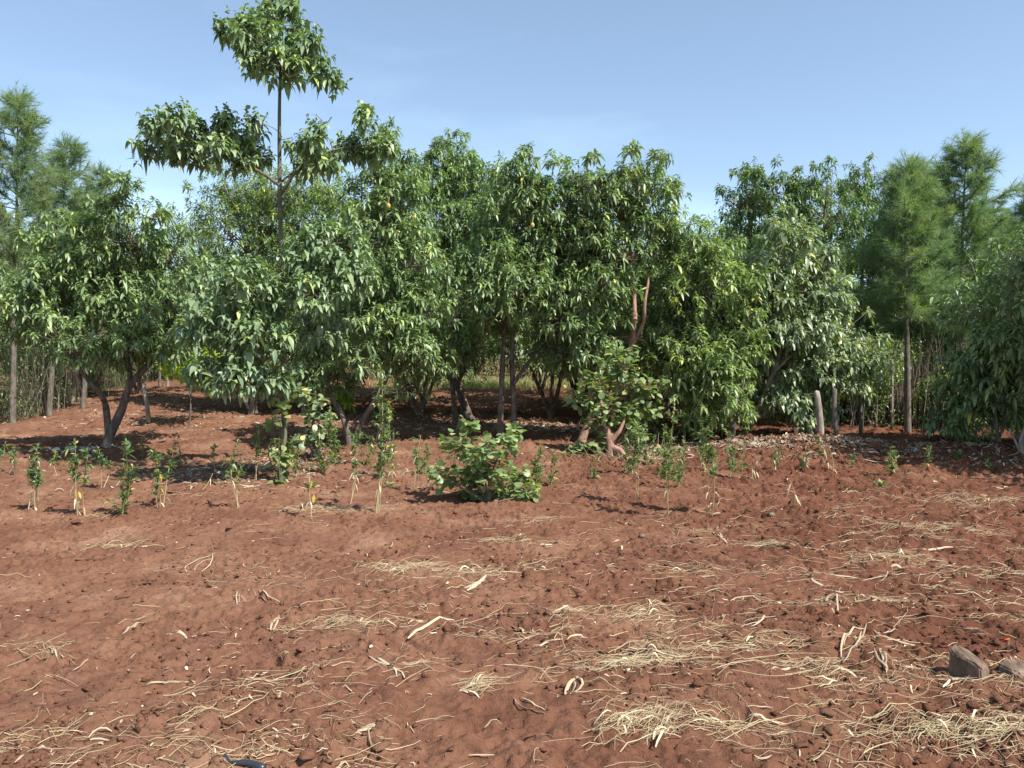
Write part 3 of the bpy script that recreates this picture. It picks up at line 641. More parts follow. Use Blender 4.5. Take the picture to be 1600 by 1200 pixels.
ptree('avocado_tree', 'low bushy avocado tree with glossy drooping leaves right of the climbing shrub', 'tree', OR, 1145, 690,
      [([None, (1140, 640), (1120, 580), (1100, 520)], .05, .025), ([(1142, 660), (1160, 600), (1150, 520)], .04, .02)],
      [(1080, 400, 28), (1120, 400, 32), (1090, 450, 38), (1135, 450, 40), (1070, 500, 38), (1120, 505, 42), (1085, 560, 38, -.4), (1130, 570, 38, -.6), (1120, 615, 32, -.7), (1070, 600, 26, -.4), (1150, 600, 24, -.5), (1165, 480, 30), (1060, 445, 26), (1090, 375, 16), (1160, 540, 30), (1100, 640, 26, -.3), (1050, 640, 26, .1), (1150, 640, 26, -.2), (1030, 560, 28, .3)],
      AVN, M_avoB, M_bark, dens_=29)
ptree('avocado_tree', 'pale-leaved avocado tree with a slanting lichen-grey trunk in the right half', 'tree', OR, 1158, 686,
      [([None, (1175, 660), (1198, 610), (1215, 560), (1235, 480), (1240, 400)], .07, .03), ([(1210, 580), (1255, 540, -.2), (1300, 520, -.2)], .035, .018)],
      [(1240, 365, 28), (1215, 400, 34), (1265, 400, 36), (1200, 450, 38), (1245, 450, 42), (1285, 450, 36), (1215, 510, 40), (1260, 515, 42), (1300, 520, 36), (1230, 565, 32), (1280, 575, 34), (1325, 560, 32), (1190, 500, 30), (1315, 600, 28), (1355, 590, 22), (1275, 620, 24), (1210, 350, 16), (1180, 560, 28), (1340, 530, 22), (1230, 620, 28), (1310, 640, 18), (1190, 620, 20), (1255, 655, 16)],
      PAL, M_pale, M_barkp, dens_=29)
ptree('avocado_tree', 'avocado tree half out of frame at the right edge', 'tree', OR, 1598, 716,
      [([None, (1596, 690), (1610, 650), (1630, 560), (1640, 450)], .05, .03), ([(1596, 692), (1578, 672)], .025, .012), ([(1630, 560), (1600, 480), (1590, 430)], .03, .015)],
      [(1600, 400, 22), (1650, 380, 50), (1612, 450, 26), (1660, 450, 70), (1640, 520, 60), (1690, 560, 70), (1700, 380, 60), (1760, 480, 80), (1640, 600, 40), (1588, 480, 14), (1720, 640, 60)],
      AVN, M_avo, M_barkp, dens_=20)
ptree('avocado_bush', 'young avocado with hanging dark leaves beside the right edge, in front of the hedge', 'bush', None, 1560, 702,
      [([None, (1555, 640), (1550, 560)], .03, .012), ([(1558, 670), (1585, 620)], .02, .01)],
      [(1540, 535, 22), (1555, 560, 30), (1530, 590, 28), (1575, 590, 32), (1550, 625, 32), (1590, 640, 32), (1525, 630, 22), (1600, 560, 24)], PAL, M_avo, M_bark, dens_=29)
# second row
ptree('mango_tree', 'dense fine-leaved light green tree behind the tall slim tree', 'tree', OR, 396, 648,
      [([None, (398, 600), (410, 520), (405, 420)], .10, .05), ([(400, 600), (350, 580), (325, 560), (300, 480)], .06, .03), ([(405, 500), (470, 430), (500, 360)], .05, .025), ([(395, 640), (370, 610), (340, 590)], .05, .03)],
      [(350, 290, 26), (330, 330, 30), (385, 310, 34), (430, 300, 32), (475, 295, 30), (515, 310, 28), (300, 365, 32), (360, 370, 40), (420, 360, 40), (480, 360, 40), (530, 370, 32), (285, 420, 36), (340, 440, 44), (400, 430, 44), (460, 430, 44), (520, 440, 38),
       (300, 490, 40), (360, 510, 44), (430, 510, 44), (480, 520, 40), (545, 500, 30), (340, 580, 28), (460, 590, 30), (500, 570, 30), (415, 275, 18), (345, 262, 12), (275, 350, 18), (555, 330, 18)],
      FINE, M_avoB, M_bark, dens_=28)
ptree('dark_leaved_tree', 'tall dense dark green tree left of the pair of tall trees, behind the pale-leaved avocado', 'tree', 'tall trees behind the right side of the orchard', 1240, 650,
      [([None, (1235, 560), (1230, 450), (1225, 350)], .09, .05), ([(1232, 500), (1280, 400), (1290, 320)], .05, .025), ([(1230, 480), (1180, 400), (1170, 330)], .05, .025)],
      [(1180, 285, 26), (1165, 320, 30), (1210, 300, 32), (1245, 310, 30), (1285, 285, 28), (1155, 355, 22), (1195, 350, 38), (1245, 355, 40), (1290, 340, 36), (1175, 395, 34), (1230, 400, 40), (1285, 400, 40), (1320, 350, 26), (1310, 400, 30), (1295, 262, 16), (1175, 265, 14), (1190, 450, 30), (1320, 440, 24), (1255, 290, 22)],
      dict(AV, L=.16, W=.055, prof='lod'), M_dark, M_bark, dens_=20)
ptree('dark_leaved_tree', 'slimmer dark green tree whose slanting trunk shows against the sky on the right', 'tree', 'tall trees behind the right side of the orchard', 1325, 640,
      [([None, (1330, 560), (1342, 490), (1347, 430), (1345, 350)], .07, .035), ([(1346, 440), (1370, 380), (1375, 320)], .03, .015)],
      [(1350, 268, 16), (1340, 290, 24), (1370, 300, 24), (1335, 330, 28), (1375, 345, 30), (1350, 375, 32), (1395, 375, 26), (1345, 410, 24), (1385, 415, 26), (1400, 450, 18), (1320, 420, 20)],
      dict(AV, L=.16, W=.055, prof='lod'), M_dark, M_bark, dens_=20)
ptree('young_tree', 'small bright yellow-green sapling in the gap right of the leftmost avocado', 'sapling', None, 296, 668,
      [([None, (298, 620), (292, 570)], .02, .008)], [(285, 548, 20), (312, 556, 20), (292, 575, 22), (268, 572, 18), (310, 582, 16), (280, 525, 12)], dict(FINE, nl=9, W=.05), M_yel, M_bark, dens_=29)
ptree('young_tree', 'small light green shrub lit between the dark stems behind the tall weed', 'sapling', None, 537, 650,
      [([None, (536, 630), (534, 610)], .02, .008)], [(534, 612, 14), (540, 632, 12), (528, 625, 10)], dict(FINE, nl=9, W=.05), M_yel, M_bark, dens_=29)

# ------------------------------------------------------------------ background orchard row: one model, copied
def auto_tree(name, label, cat, group, base, H, Rr, spec, lm, bm, nlob, dens_, seed, low=.32):
    r = np.random.default_rng(seed); base = np.asarray(base, float); lob = []
    for i in range(nlob):
        z = low + (1 - low) * ((i + .5) / nlob); a = i * 2.4 + r.uniform(-.4, .4); env = math.sin(math.pi * min(1, max(.12, (z - low + .12) / (1.12 - low)))) ** .6
        q = Rr * env * math.sqrt(r.uniform(.15, 1)) * .78; lob.append((base + np.array([q * math.cos(a), q * math.sin(a), z * H - .1 * H * (q / Rr)]), Rr * r.uniform(.26, .38)))
    stems = []
    for k in range(3):
        a = r.uniform(0, 6.28); o = np.array([math.cos(a), math.sin(a), 0])
        stems.append(([base, base + o * .05 * H + [0, 0, .12 * H], base + o * .14 * H + [0, 0, .35 * H], base + o * .2 * H + [0, 0, .65 * H]], .016 * H, .006 * H))
    return build_tree(name, label, cat, group, base, stems, lob, spec, lm, bm, dens_, r=r, sides=6, twig=.25)
def copy_thing(o, loc, rz, s, label=None):
    c = o.copy(); COL.objects.link(c); c.location = loc; c.rotation_euler = (0, 0, rz); c.scale = (s, s, s)
    if label: c['label'] = label
    for ch in list(o.children):
        d = ch.copy(); COL.objects.link(d); d.parent = c
    return c
def on(x, y): return (x, y, float(hg(x, y)[0]))
BG = 'orchard trees further back'
protoA = auto_tree('avocado_tree', 'orchard tree deep in the rows', 'tree', BG, on(-7.0, 25), 5.0, 2.5, MID, M_avo, M_bark, 26, 12, 3)
protoB = auto_tree('avocado_tree', 'orchard tree deep in the rows', 'tree', BG, on(-2.4, 21.5), 4.6, 2.1, MID, M_avo, M_bark, 24, 12, 4, low=.3)
protoA['label'] = 'back-row orchard tree seen past the left avocado crown'; protoB['label'] = 'back-row orchard tree whose stems show left of the leaning trunk'
def X_at(px, Y): return (px - 800) / F * Y
for i, (px, yy, rz, s, which, lab) in enumerate([
    (905, 22, 1, .95, 0, 'back-row orchard tree seen behind the bare pinkish limb'),
    (1040, 20, 2, .95, 1, 'back-row orchard tree shading the ground left of the low bushy avocado'),
    (1120, 24, 3, 1, 0, 'back-row orchard tree behind the low bushy avocado'),
    (845, 26, 4, .95, 1, 'back-row orchard tree with small pale forked stems behind the twin trunks'),
    (640, 25, 5, 1, 0, 'back-row orchard tree in the gap left of the leaning trunk'),
    (215, 24, 1.5, .8, 1, 'back-row orchard tree behind the leftmost avocado fork'),
    (-60, 22, 2.5, .9, 0, 'back-row orchard tree at the left border of the view'),
    (480, 22, 3.5, .95, 1, 'back-row orchard tree behind the trunk of the tall slim tree'),
    (1200, 21, 4.4, .9, 0, 'back-row orchard tree behind the slanting grey trunk'),
    (745, 33, .5, 1.0, 1, 'far orchard tree above the grassy strip in the middle'),
    (560, 34, 2.2, 1.1, 0, 'far orchard tree above the red bank left of the middle'),
    (960, 33, 3.1, 1.1, 1, 'far orchard tree in the gap right of the twin trunks'),
    (340, 33, 1.1, 1.0, 0, 'far orchard tree above the sunlit bank on the left'),
    (1090, 34, 5.1, 1.1, 1, 'far orchard tree behind the right rows'),
    (60, 24, .3, .95, 1, 'back-row tree behind the left fence below the feathery trees'),
    (140, 29, 2.9, 1.0, 0, 'far tree behind the left fence near the stout light post'),
    (235, 36, 4.9, 1.1, 1, 'far tree above the yellow-green sapling'),
    (-150, 20, 5.5, 1.0, 0, 'tree beyond the left border of the view'),
    (1960, 9.7, 0.7, .95, 0, 'tree just outside the right border whose crown shades the soil'),
    (1300, 25, 1.9, .75, 1, 'dark tree low behind the pale-leaved avocado and the hedge'),
    (1400, 22, 2.6, .62, 0, 'dark round tree behind the bare feathery trunk'),
    (1475, 23, 3.3, .72, 1, 'dark round tree low under the tallest feathery tree on the right'),
    (2060, 10.9, 2.1, .95, 1, 'second tree outside the right border shading the soil'),
    (862, 18.8, 3.9, .85, 0, 'orchard tree close behind the twin upright trunks'),
    (1015, 17.8, 0.9, .8, 1, 'orchard tree close behind the bare pinkish limb tree'),
    (1085, 17, 2.9, .72, 0, 'orchard tree shading the black gap left of the low bushy avocado'),
    (655, 19, 5.2, .85, 1, 'orchard tree close behind the thick leaning trunk'),
    (1350, 27, 0.9, .8, 1, 'dark tree behind the slanting dark trunk on the right'),
    (1440, 19.5, 5.9, .6, 1, 'dark low tree right behind the bare-trunked feathery tree'),
    (1560, 21, 0.4, .68, 0, 'dark tree behind the hedge near the right edge'),
    (1700, 19, 4.0, 1, 1, 'tree beyond the right border of the view')]):
    x = X_at(px, yy); copy_thing((protoA, protoB)[which], on(x, yy), rz, s, lab)

# ------------------------------------------------------------------ feathery trees
def feather_tree(name, label, group, base, H, Rr, seed, z0=.25, dense=1.0, lean=0.0, barkm=None, rt=.08):
    r = np.random.default_rng(seed); base = np.asarray(base, float); root = empty(name, base, label, 'tree', group); gt, gc = G(), G()
    T = smooth_line([[0, 0, -.05], [lean * .3, 0, H * .3], [lean * .6, .05, H * .65], [lean, 0, H]], 16); tube(gt, T, np.linspace(rt, .008, 16), 7, .04, r=r)
    nb = int(64 * dense)
    for i in range(nb):
        t = z0 + (1 - z0) * ((i + r.uniform(0, 1)) / nb); S = np.array([np.interp(t, np.linspace(0, 1, 16), T[:, k]) for k in range(3)])
        a = i * 2.4 + r.uniform(-.5, .5); el = r.uniform(.25, .8); prof = (1 - (t - z0) / (1 - z0)) ** .9 * 1.05 + .06; ln = Rr * prof * r.uniform(.4, 1.3)
        if t < z0 + .12: ln *= .7
        d = np.array([math.cos(a) * math.cos(el), math.sin(a) * math.cos(el), math.sin(el)])
        E = S + d * ln; M = (S + E) / 2 + np.array([0, 0, -.08 * ln]); Q = smooth_line([S, M, E], 6); tube(gt, Q, np.linspace(.014, .004, 6), 4, 0, r=r)
        n2 = int(8 + 24 * ln); f = r.uniform(.2, 1, n2); B = np.stack([np.interp(f, np.linspace(0, 1, 6), Q[:, k]) for k in range(3)], 1)
        d2 = unit(d + r.normal(0, .65, (n2, 3)) + np.array([0, 0, .25])); L2 = r.uniform(.15, .42, n2) * (1.15 - .4 * f)
        B1 = B + d2 * L2[:, None] - np.array([0, 0, .05]) * L2[:, None]
        sticks(gt, B, B1, .0035, .002, r=r)
        n3 = 34; g3 = r.uniform(.0, 1.05, (n2, n3)); P = (B[:, None] + (B1 - B)[:, None] * g3[..., None]).reshape(-1, 3)
        D = unit(np.repeat(d2, n3, 0) * .9 + r.normal(0, .55, (n2 * n3, 3)) + np.array([0, 0, .02])); L3 = r.uniform(.08, .24, n2 * n3)
        S3 = unit(np.cross(D, r.normal(0, 1, D.shape))) * (.0045 * r.uniform(.6, 1.3, len(D)))[:, None]
        V = np.stack([P - S3, P + S3, P + D * L3[:, None] - np.array([0, 0, .25]) * (L3 ** 1)[:, None] * .5], 1)
        c = np.repeat(np.clip(r.random((n2, 1)) * .5 + r.random() * .5, 0, 1), n3, 0); C = np.concatenate([c, c, c], 1)
        gc.add(V.reshape(-1, 3), np.arange(len(V) * 3).reshape(-1, 3), np.repeat(C, 3, 0))
    gt.build('trunk', barkm or M_post, root); gc.build('crown', M_fea, root); return root
FG = 'feathery boundary trees'
def hpx(py, Y, b): return at(0, py, Y)[2] - b[2]
def ft(px, top, Y, Rr, seed, lab, **k):
    b = on(X_at(px, Y), Y); return feather_tree('feathery_tree', lab, FG, b, hpx(top, Y, b), Rr, seed, **k)
f1 = ft(18, 152, 17, 1.5, 1, 'tallest feathery tree at the far left with a tall grey trunk', z0=.42, lean=.25, rt=.075)
f2 = ft(75, 225, 18.5, 1.6, 2, 'leaning feathery tree right of the tallest one at the left', z0=.4, lean=.55, rt=.075)
f3 = ft(1420, 262, 15.6, 1.25, 3, 'feathery tree with a dark bare lower trunk in front of the right hedge', z0=.45, lean=-.12, rt=.075)
f4 = ft(1500, 222, 17.5, 2.1, 4, 'tallest pointed feathery tree on the right', z0=.22, dense=1.5, lean=.05)
f5 = ft(1610, 290, 18, 1.2, 5, 'feathery tree cut by the right edge above the half-hidden avocado', z0=.3, dense=1.2)
f6 = ft(1450, 330, 20, 1.3, 6, 'shorter feathery tree between the bare-trunked one and the tallest one on the right', z0=.1, dense=1.3)
for src, px, yy, rz, s, lab in [(f4, 1560, 22, 2, .75, 'feathery tree behind the right-hand pair near the photo edge'), (f6, 1390, 24, 1, .9, 'feathery tree filling the gap behind the slanting dark trunk'),
                                (f4, 1548, 19.2, 3.3, .8, 'feathery tree squeezed between the tallest one and the right edge'), (f6, 1432, 20.5, 4.2, 1.25, 'full feathery tree right behind the bare-trunked one'), (f2, 1362, 23, 5.1, .8, 'faint feathery tree behind the slimmer dark green tree'), (f4, 1465, 21.5, 1.4, .9, 'feathery tree filling the notch left of the tallest one on the right'),
                                (f2, -45, 20, 2.4, 1, 'feathery tree at the left border behind the tallest one'), (f6, 40, 25, 3, 1, 'low feathery tree behind the left fence'), (f4, 1680, 20, 1, .9, 'feathery tree beyond the right border'),
                                (f2, 128, 19.5, 0.4, .93, 'thin-topped feathery tree just right of the leaning one at the left')]:
    copy_thing(src, on(X_at(px, yy), yy), rz, s, lab)

# ------------------------------------------------------------------ hedges of brushwood
def hedge(label, pts, H, thick, nst, nlf, leafm, seed, stem=(.004, .010), L=.075, W=.028, floor=.0, grp=None):
    r = np.random.default_rng(seed); P = np.array([gp(a, b)[:2] if len(c) == 0 else c for a, b, c in pts]); seg = np.linalg.norm(np.diff(P, axis=0), axis=1); cum = np.r_[0, seg.cumsum()]
    c0 = on(*P.mean(0)); root = empty('hedge', c0, label, 'hedge', grp)
    def line(n):
        t = r.uniform(0, cum[-1], n); x = np.interp(t, cum, P[:, 0]); y = np.interp(t, cum, P[:, 1]); return x + r.normal(0, thick * .4, n), y + r.normal(0, thick * .5, n), t
    x, y, t = line(nst); z = hg(x, y); h = H * r.uniform(.35, 1.05, nst); B = np.stack([x, y, z - .02], 1); Tt = B + np.stack([r.normal(0, .12, nst) * h, r.normal(0, .1, nst) * h, h], 1); M = (B + Tt) / 2 + r.normal(0, .04, (nst, 3))
    g = G(); rr = r.uniform(*stem, nst); C = r.random((nst, 3)); sticks(g, B, M, rr, rr * .8, C, r); sticks(g, M, Tt, rr * .8, rr * .4, C, r)
    k = r.integers(0, nst, nst * 2); f = r.uniform(.2, .95, len(k))[:, None]; Q = B[k] * (1 - f) + Tt[k] * f; sticks(g, Q, Q + r.normal(0, .16, Q.shape) + [0, 0, .12], .0035, .0015, None, r)
    g.build('brushwood', M_brush, root, off=c0)
    g = G(); x, y, t = line(nlf); hh = H * (.8 + .5 * vnoise(t * 1.3 + seed, t * 0 + 3)); z = hg(x, y) + floor + (hh - floor) * r.random(nlf) ** .8
    D = unit(r.normal(0, 1, (nlf, 3)) + [0, 0, .1]); rd = r.random((nlf, 3)); sh = vnoise(x * 5, z * 5 + y) + .5; kp = vnoise(x * 2.2 + seed, z * 2.6 + y * 2) > (-.13 if seed != 23 else -9); x, y, z, D, rd, sh = x[kp], y[kp], z[kp], D[kp], rd[kp], sh[kp]; nlf = len(x); rd[:, 0] = np.clip(.1 + .5 * rd[:, 0] + .5 * (sh - .4), 0, 1)
    leaves(g, np.stack([x, y, z], 1), D, L * r.uniform(.6, 1.3, nlf), W * r.uniform(.7, 1.3, nlf), .3, 'lod', rd, r=r); g.build('foliage', leafm, root, off=c0); return root
M_brush = straw_mat('brushwood', [(0, (.06, .045, .03)), (.6, (.14, .11, .08)), (1, (.34, .29, .22))], trans=.02, rough=.8)
xy = lambda px, Y: (0, 0, (X_at(px, Y), Y))
hedge('brushwood boundary hedge behind the posts on the left', [xy(-160, 15.5), xy(20, 17.8), xy(70, 21), xy(150, 27), xy(250, 36)], 2.1, .8, 900, 52000, M_dark, 21)
hedge('tall tangled green hedge along the right side of the field', [xy(1180, 19.5), xy(1300, 18), xy(1450, 16.8), xy(1700, 15.9)], 2.0, 1.1, 1500, 90000, M_avoB, 22, L=.08, W=.03)
hedge('low green hedge across the far end beyond the orchard', [xy(250, 38), xy(520, 38), xy(800, 37), xy(1000, 35), xy(1200, 30)], 2.9, 1.6, 300, 60000, M_avoB, 23, L=.13, W=.06)
# grassy strip at the far end
r = np.random.default_rng(77); g = G(); n = 6000; px = np.r_[r.normal(700, 60, n // 2), r.normal(820, 90, n // 2)]; yy = r.uniform(27, 33, n); x = X_at(px, yy); z = hg(x, yy)
leaves(g, np.stack([x, yy, z], 1), r.normal(0, .25, (n, 3)) + [0, 0, 1], r.uniform(.15, .5, n), .02, .2, 'lod', r=r)
tag(g.build('grass', M_grass), 'strip of pale green and dry grass at the far end between the trunks', 'grass', kind='stuff')

# ------------------------------------------------------------------ posts of the boundary fences
def post(px, py, top, rad, lab, mat, lean=0, Y=None):
    b = gp(px, py) if Y is None else np.array(on(X_at(px, Y), Y)); t = at(px + lean, top, b[1]); g = G()
    Q = smooth_line([b - [0, 0, .1], (b * .6 + t * .4) + [rng.normal(0, .02), 0, 0], t], 9); tube(g, Q, np.linspace(rad * 1.1, rad * .85, 9), 8, .05)
    tag(g.build('fence_post', mat, off=b, loc=b), lab, 'post', 'rough wooden fence posts')
for a in [(50, 646, 590, .022, 'thin pale stick post left of the thickest left-hand post', M_barkp, 4), (70, 650, 545, .05, 'thick grey post in the left fence', M_post, -2), (92, 641, 572, .028, 'slim whitish post between the two thick left posts', M_barkp, 4),
          (113, 634, 575, .055, 'stout light grey post right of the slim whitish one', M_barkp, 3), (155, 622, 580, .06, 'post half hidden behind the leftmost avocado fork', M_post, 0), (233, 662, 600, .05, 'short leaning pale stump-like post right of the leftmost avocado fork', M_barkp, -8),
          (250, 606, 575, .05, 'small far post near the yellow-green sapling', M_post, 0), (262, 606, 572, .045, 'rightmost far post of the left fence', M_barkp, 1),
          (1282, 688, 612, .06, 'thick smooth grey post under the pale-leaved avocado', M_barkp, -6), (1308, 688, 608, .045, 'darker post just right of the thick smooth one', M_post, -4), (1272, 680, 625, .03, 'thin post touching the left side of the thick smooth one', M_post, 0),
          (1395, 672, 562, .03, 'slender white post standing in the right hedge', M_barkp, -1), (1470, 690, 600, .03, 'thin leaning pole in the right hedge', M_post, -6), (1345, 684, 590, .035, 'dark stake between the avocado crown and the right hedge', M_post, -3)]:
    post(*a[:6], lean=a[6])

# ------------------------------------------------------------------ weeds standing on the field edge
def weed(px, py, top, lab, stems=2, leafy=.5, fuller=1.0, dry=0.0, seed=0, spread=14, yellow=0, name='weed_plant', Ls=.105, Ws=.021, lm=None):
    r = np.random.default_rng(1000 + seed); b = gp(px, py); root = empty(name, b, lab, 'weed', 'tall weeds along the edge of the tilled soil'); gs, gl, gd = G(), G(), G()
    for k in range(stems):
        ox = 0 if k == 0 else r.normal(0, spread * .5); t = at(px + ox + r.normal(0, 7), top if k == 0 else top + (py - top) * r.uniform(.05, .4), b[1] + r.normal(0, .05)); b0 = b + [ox / F * b[1] * .35, r.normal(0, .03), -.02]
        Q = smooth_line([b0, (b0 + t) / 2 + r.normal(0, .02, 3), t], 9); H = Q[-1, 2] - Q[0, 2]; tube(gs, Q, np.linspace(.0048, .002, 9), 5, 0, r=r)
        def place(n, lo, Lx, Wx, Q=Q, H=H):
            f = r.uniform(lo, 1, n); P = np.stack([np.interp(f, np.linspace(0, 1, 9), Q[:, q]) for q in range(3)], 1); ph = r.uniform(0, 6.28, n); el = r.uniform(.15, 1.1, n)
            D = np.stack([np.cos(ph) * np.cos(el), np.sin(ph) * np.cos(el), np.sin(el)], 1); return P, D, f
        n = int(28 * H / .8 * fuller) + 6
        P, D, f = place(n, 1 - leafy, 0, 0)
        if dry < 1: leaves(gl, P, D + [0, 0, .35], Ls * r.uniform(.6, 1.3, n) * (1.3 - .75 * f), Ws * r.uniform(.8, 1.3, n), .35, 'long2', None, r=r)
        m = int(7 * H * fuller) + 2                                  # side shoots with their own leaves
        P, D, f = place(m, 1 - leafy * 1.05, 0, 0); Lb = H * r.uniform(.07, .16, m) * (1.2 - .6 * f); E = P + D * Lb[:, None]; sticks(gs, P, E, .002, .0012, r=r)
        for q in range(m):
            if dry >= 1: break
            nn = 9; ff = r.uniform(.2, 1, nn)[:, None]; leaves(gl, P[q] * (1 - ff) + E[q] * ff, unit(D[q] * .8 + r.normal(0, .5, (nn, 3)) + [0, 0, .2]), Ls * .8 * r.uniform(.6, 1.2, nn), Ws * .9, .3, 'long2', None, r=r)
        nd = int(1 + 6 * dry + 1.5 * H); P, D, f = place(nd, .05, 0, 0); f2 = r.random(nd) < .5 + dry; leaves(gd, P[f2], D[f2] * [1, 1, -.4], .08 * r.uniform(.5, 1.3, f2.sum()), .013, .9, 'long2', None, r=r)
    gs.build('stem', M_stem if leafy < .75 else M_gstem, root, off=b); gl.build('foliage', lm or M_weed, root, off=b); gd.build('dry_leaf', M_husk, root, off=b)
    for k in range(yellow):
        g = G(); P = b + [r.normal(0, .015), -.01, (.2 + .12 * k) * 1.1]; leaves(g, np.array([P]), np.array([[r.normal(0, .4), -.2, -1.0]]), .075, .028, .1, 'long', None, r=r); g.build('yellow_leaf', M_yleaf, root, off=b)
    return root
W = [(48, 802, 712, 'leftmost clump of weeds, bare straw stems with thin leafy tops', 4, .45, .9, .5, 0), (2, 740, 690, 'small weed cut by the left edge of the photo', 1, .6, .7, 0, 0), (22, 745, 700, 'short pale weed near the left edge', 2, .6, .5, .3, 0), (125, 806, 690, 'weed pair with a small yellow leaf, second clump from the left', 3, .55, .8, .4, 1),
     (57, 765, 700, 'slim weed behind the leftmost clump', 1, .5, .9, 0, 0), (160, 765, 702, 'weed behind the second clump in front of the leftmost avocado trunk', 2, .5, 1, .2, 0), (187, 808, 692, 'fullest weed on the left, leafy down to the ground', 3, .95, 1.3, .4, 0), (250, 796, 706, 'weed with yellow leaves right of the fullest left one', 3, .5, .9, .5, 2),
     (280, 738, 682, 'short dark weed before the left shade', 2, .9, 1, 0, 0), (268, 716, 678, 'tiny weed at the edge of the left shade', 1, .9, 1, 0, 0), (205, 712, 680, 'low seedling beside the leftmost avocado trunk', 2, .95, 1, 0, 0), (225, 714, 684, 'low seedling right of the leftmost avocado trunk', 1, .95, 1, 0, 0),
     (372, 800, 695, 'single-stemmed weed left of the heart-leaved creeper', 2, .5, 1, .4, 0), (398, 755, 665, 'slender weed in the shade gap left of the slim tree', 2, .6, .8, .1, 0), (487, 812, 722, 'weed with large yellow leaf right of the slim tree', 1, .5, .4, .5, 2), (462, 745, 690, 'small weed with yellow tips at the foot of the slim tree', 2, .8, 1, 0, 1),
     (522, 732, 640, 'leafy weed clump left of the tallest weed', 4, .9, 1.4, 0, 1), (590, 806, 588, 'tallest weed with two straw-yellow stems and a feathery top', 3, .62, 1.5, .2, 0), (548, 790, 680, 'leaning thin weed left of the tallest weed', 2, .3, .6, .4, 0), (613, 750, 655, 'weed right behind the tallest weed', 2, .7, .9, .2, 1),
     (648, 770, 680, 'weed between the tallest weed and the round-leaved bush', 2, .6, 1, .2, 0), (835, 775, 690, 'weed at the right side of the round-leaved bush', 3, .8, 1.2, 0, 0), (998, 790, 660, 'weed left of the tallest right-hand weed', 2, .55, 1.2, .3, 0), (1043, 812, 630, 'tallest right-hand weed with a pointed leafy top', 2, .62, 1.7, .3, 1),
     (1072, 745, 680, 'low bushy weed right of the tallest right-hand weed', 2, .9, .8, .3, 0), (1110, 806, 660, 'neat upright weed with a leafy plume above the bare soil', 2, .45, 1.8, .1, 0), (1142, 752, 672, 'thin weed right of the plumed one', 2, .8, .8, .3, 0), (1180, 758, 712, 'small withered weed with pale hanging leaves', 2, .8, .5, 1, 0), (1212, 742, 700, 'short greyish weed by the low bank', 2, .8, .7, .5, 0),
     (1240, 800, 750, 'dead forked weed stalk standing alone', 1, .5, .3, 1, 0), (1302, 742, 690, 'withered pale weed left of the right-hand shade', 2, .9, .5, 1, 0), (1286, 722, 690, 'small green weed on the low bank', 1, .9, .9, 0, 0), (1392, 748, 697, 'bright weed with a dead twin at the edge of the right shade', 3, .9, 1, .5, 0), (1446, 750, 697, 'single lit weed inside the right shade', 1, .7, 1, .1, 0),
     (1556, 738, 715, 'tiny weed in the shade near the right edge', 2, .9, .8, .1, 0), (1380, 765, 752, 'very low green sprout below the right shade', 2, .9, .7, 0, 0), (1012, 728, 660, 'soft weed beside the climbing shrub', 3, .9, 1, .2, 0), (860, 760, 700, 'small weed trailing right of the round-leaved bush', 2, .9, .9, .1, 0), (1100, 738, 700, 'low weed behind the plumed one', 2, .9, .6, .4, 0),
     (985, 742, 675, 'bushy weed touching the right foot of the climbing shrub', 3, .9, 1.2, .3, 0), (930, 752, 712, 'low sprout on the soil left of the tallest right-hand weed', 2, .9, .8, .3, 0), (1160, 742, 690, 'ragged weed between the thin one and the withered one', 2, .9, 1, .3, 0),
     (505, 742, 668, 'leafy weed at the left foot of the grey creeper', 3, .9, 1.3, .1, 1), (570, 732, 668, 'soft green weed behind the left side of the tallest weed', 2, .9, 1.2, .1, 0), (665, 745, 695, 'little weed with drooping leaves left of the round bush', 2, .9, 1, .1, 0),
     (1060, 765, 705, 'second low bushy weed in front of the tallest right-hand one', 2, .8, .9, .4, 0), (90, 748, 705, 'faint weed behind the gap between the two leftmost clumps', 1, .6, .9, .3, 0), (335, 742, 700, 'thin weed at the lit edge of the left shade', 1, .7, .9, .1, 0),
     (1255, 740, 712, 'dusty little weed right of the short greyish one', 2, .9, .7, .6, 0), (1335, 735, 705, 'tiny weed just inside the right-hand shade', 1, .9, .8, .2, 0),
     (315, 768, 740, 'stub of dry weed left of the single-stemmed one', 1, .5, .2, 1, 0), (690, 770, 715, 'thin green weed behind the left side of the round-leaved bush', 2, .8, .8, 0, 0), (1500, 722, 702, 'sprout in the dark soil under the right hedge', 2, .9, .8, 0, 0)]
for i, (px, py, top, lab, ns, lf, fu, dr, ye) in enumerate(W): weed(px, py, top, lab, ns, lf, fu, dr, i, yellow=ye)

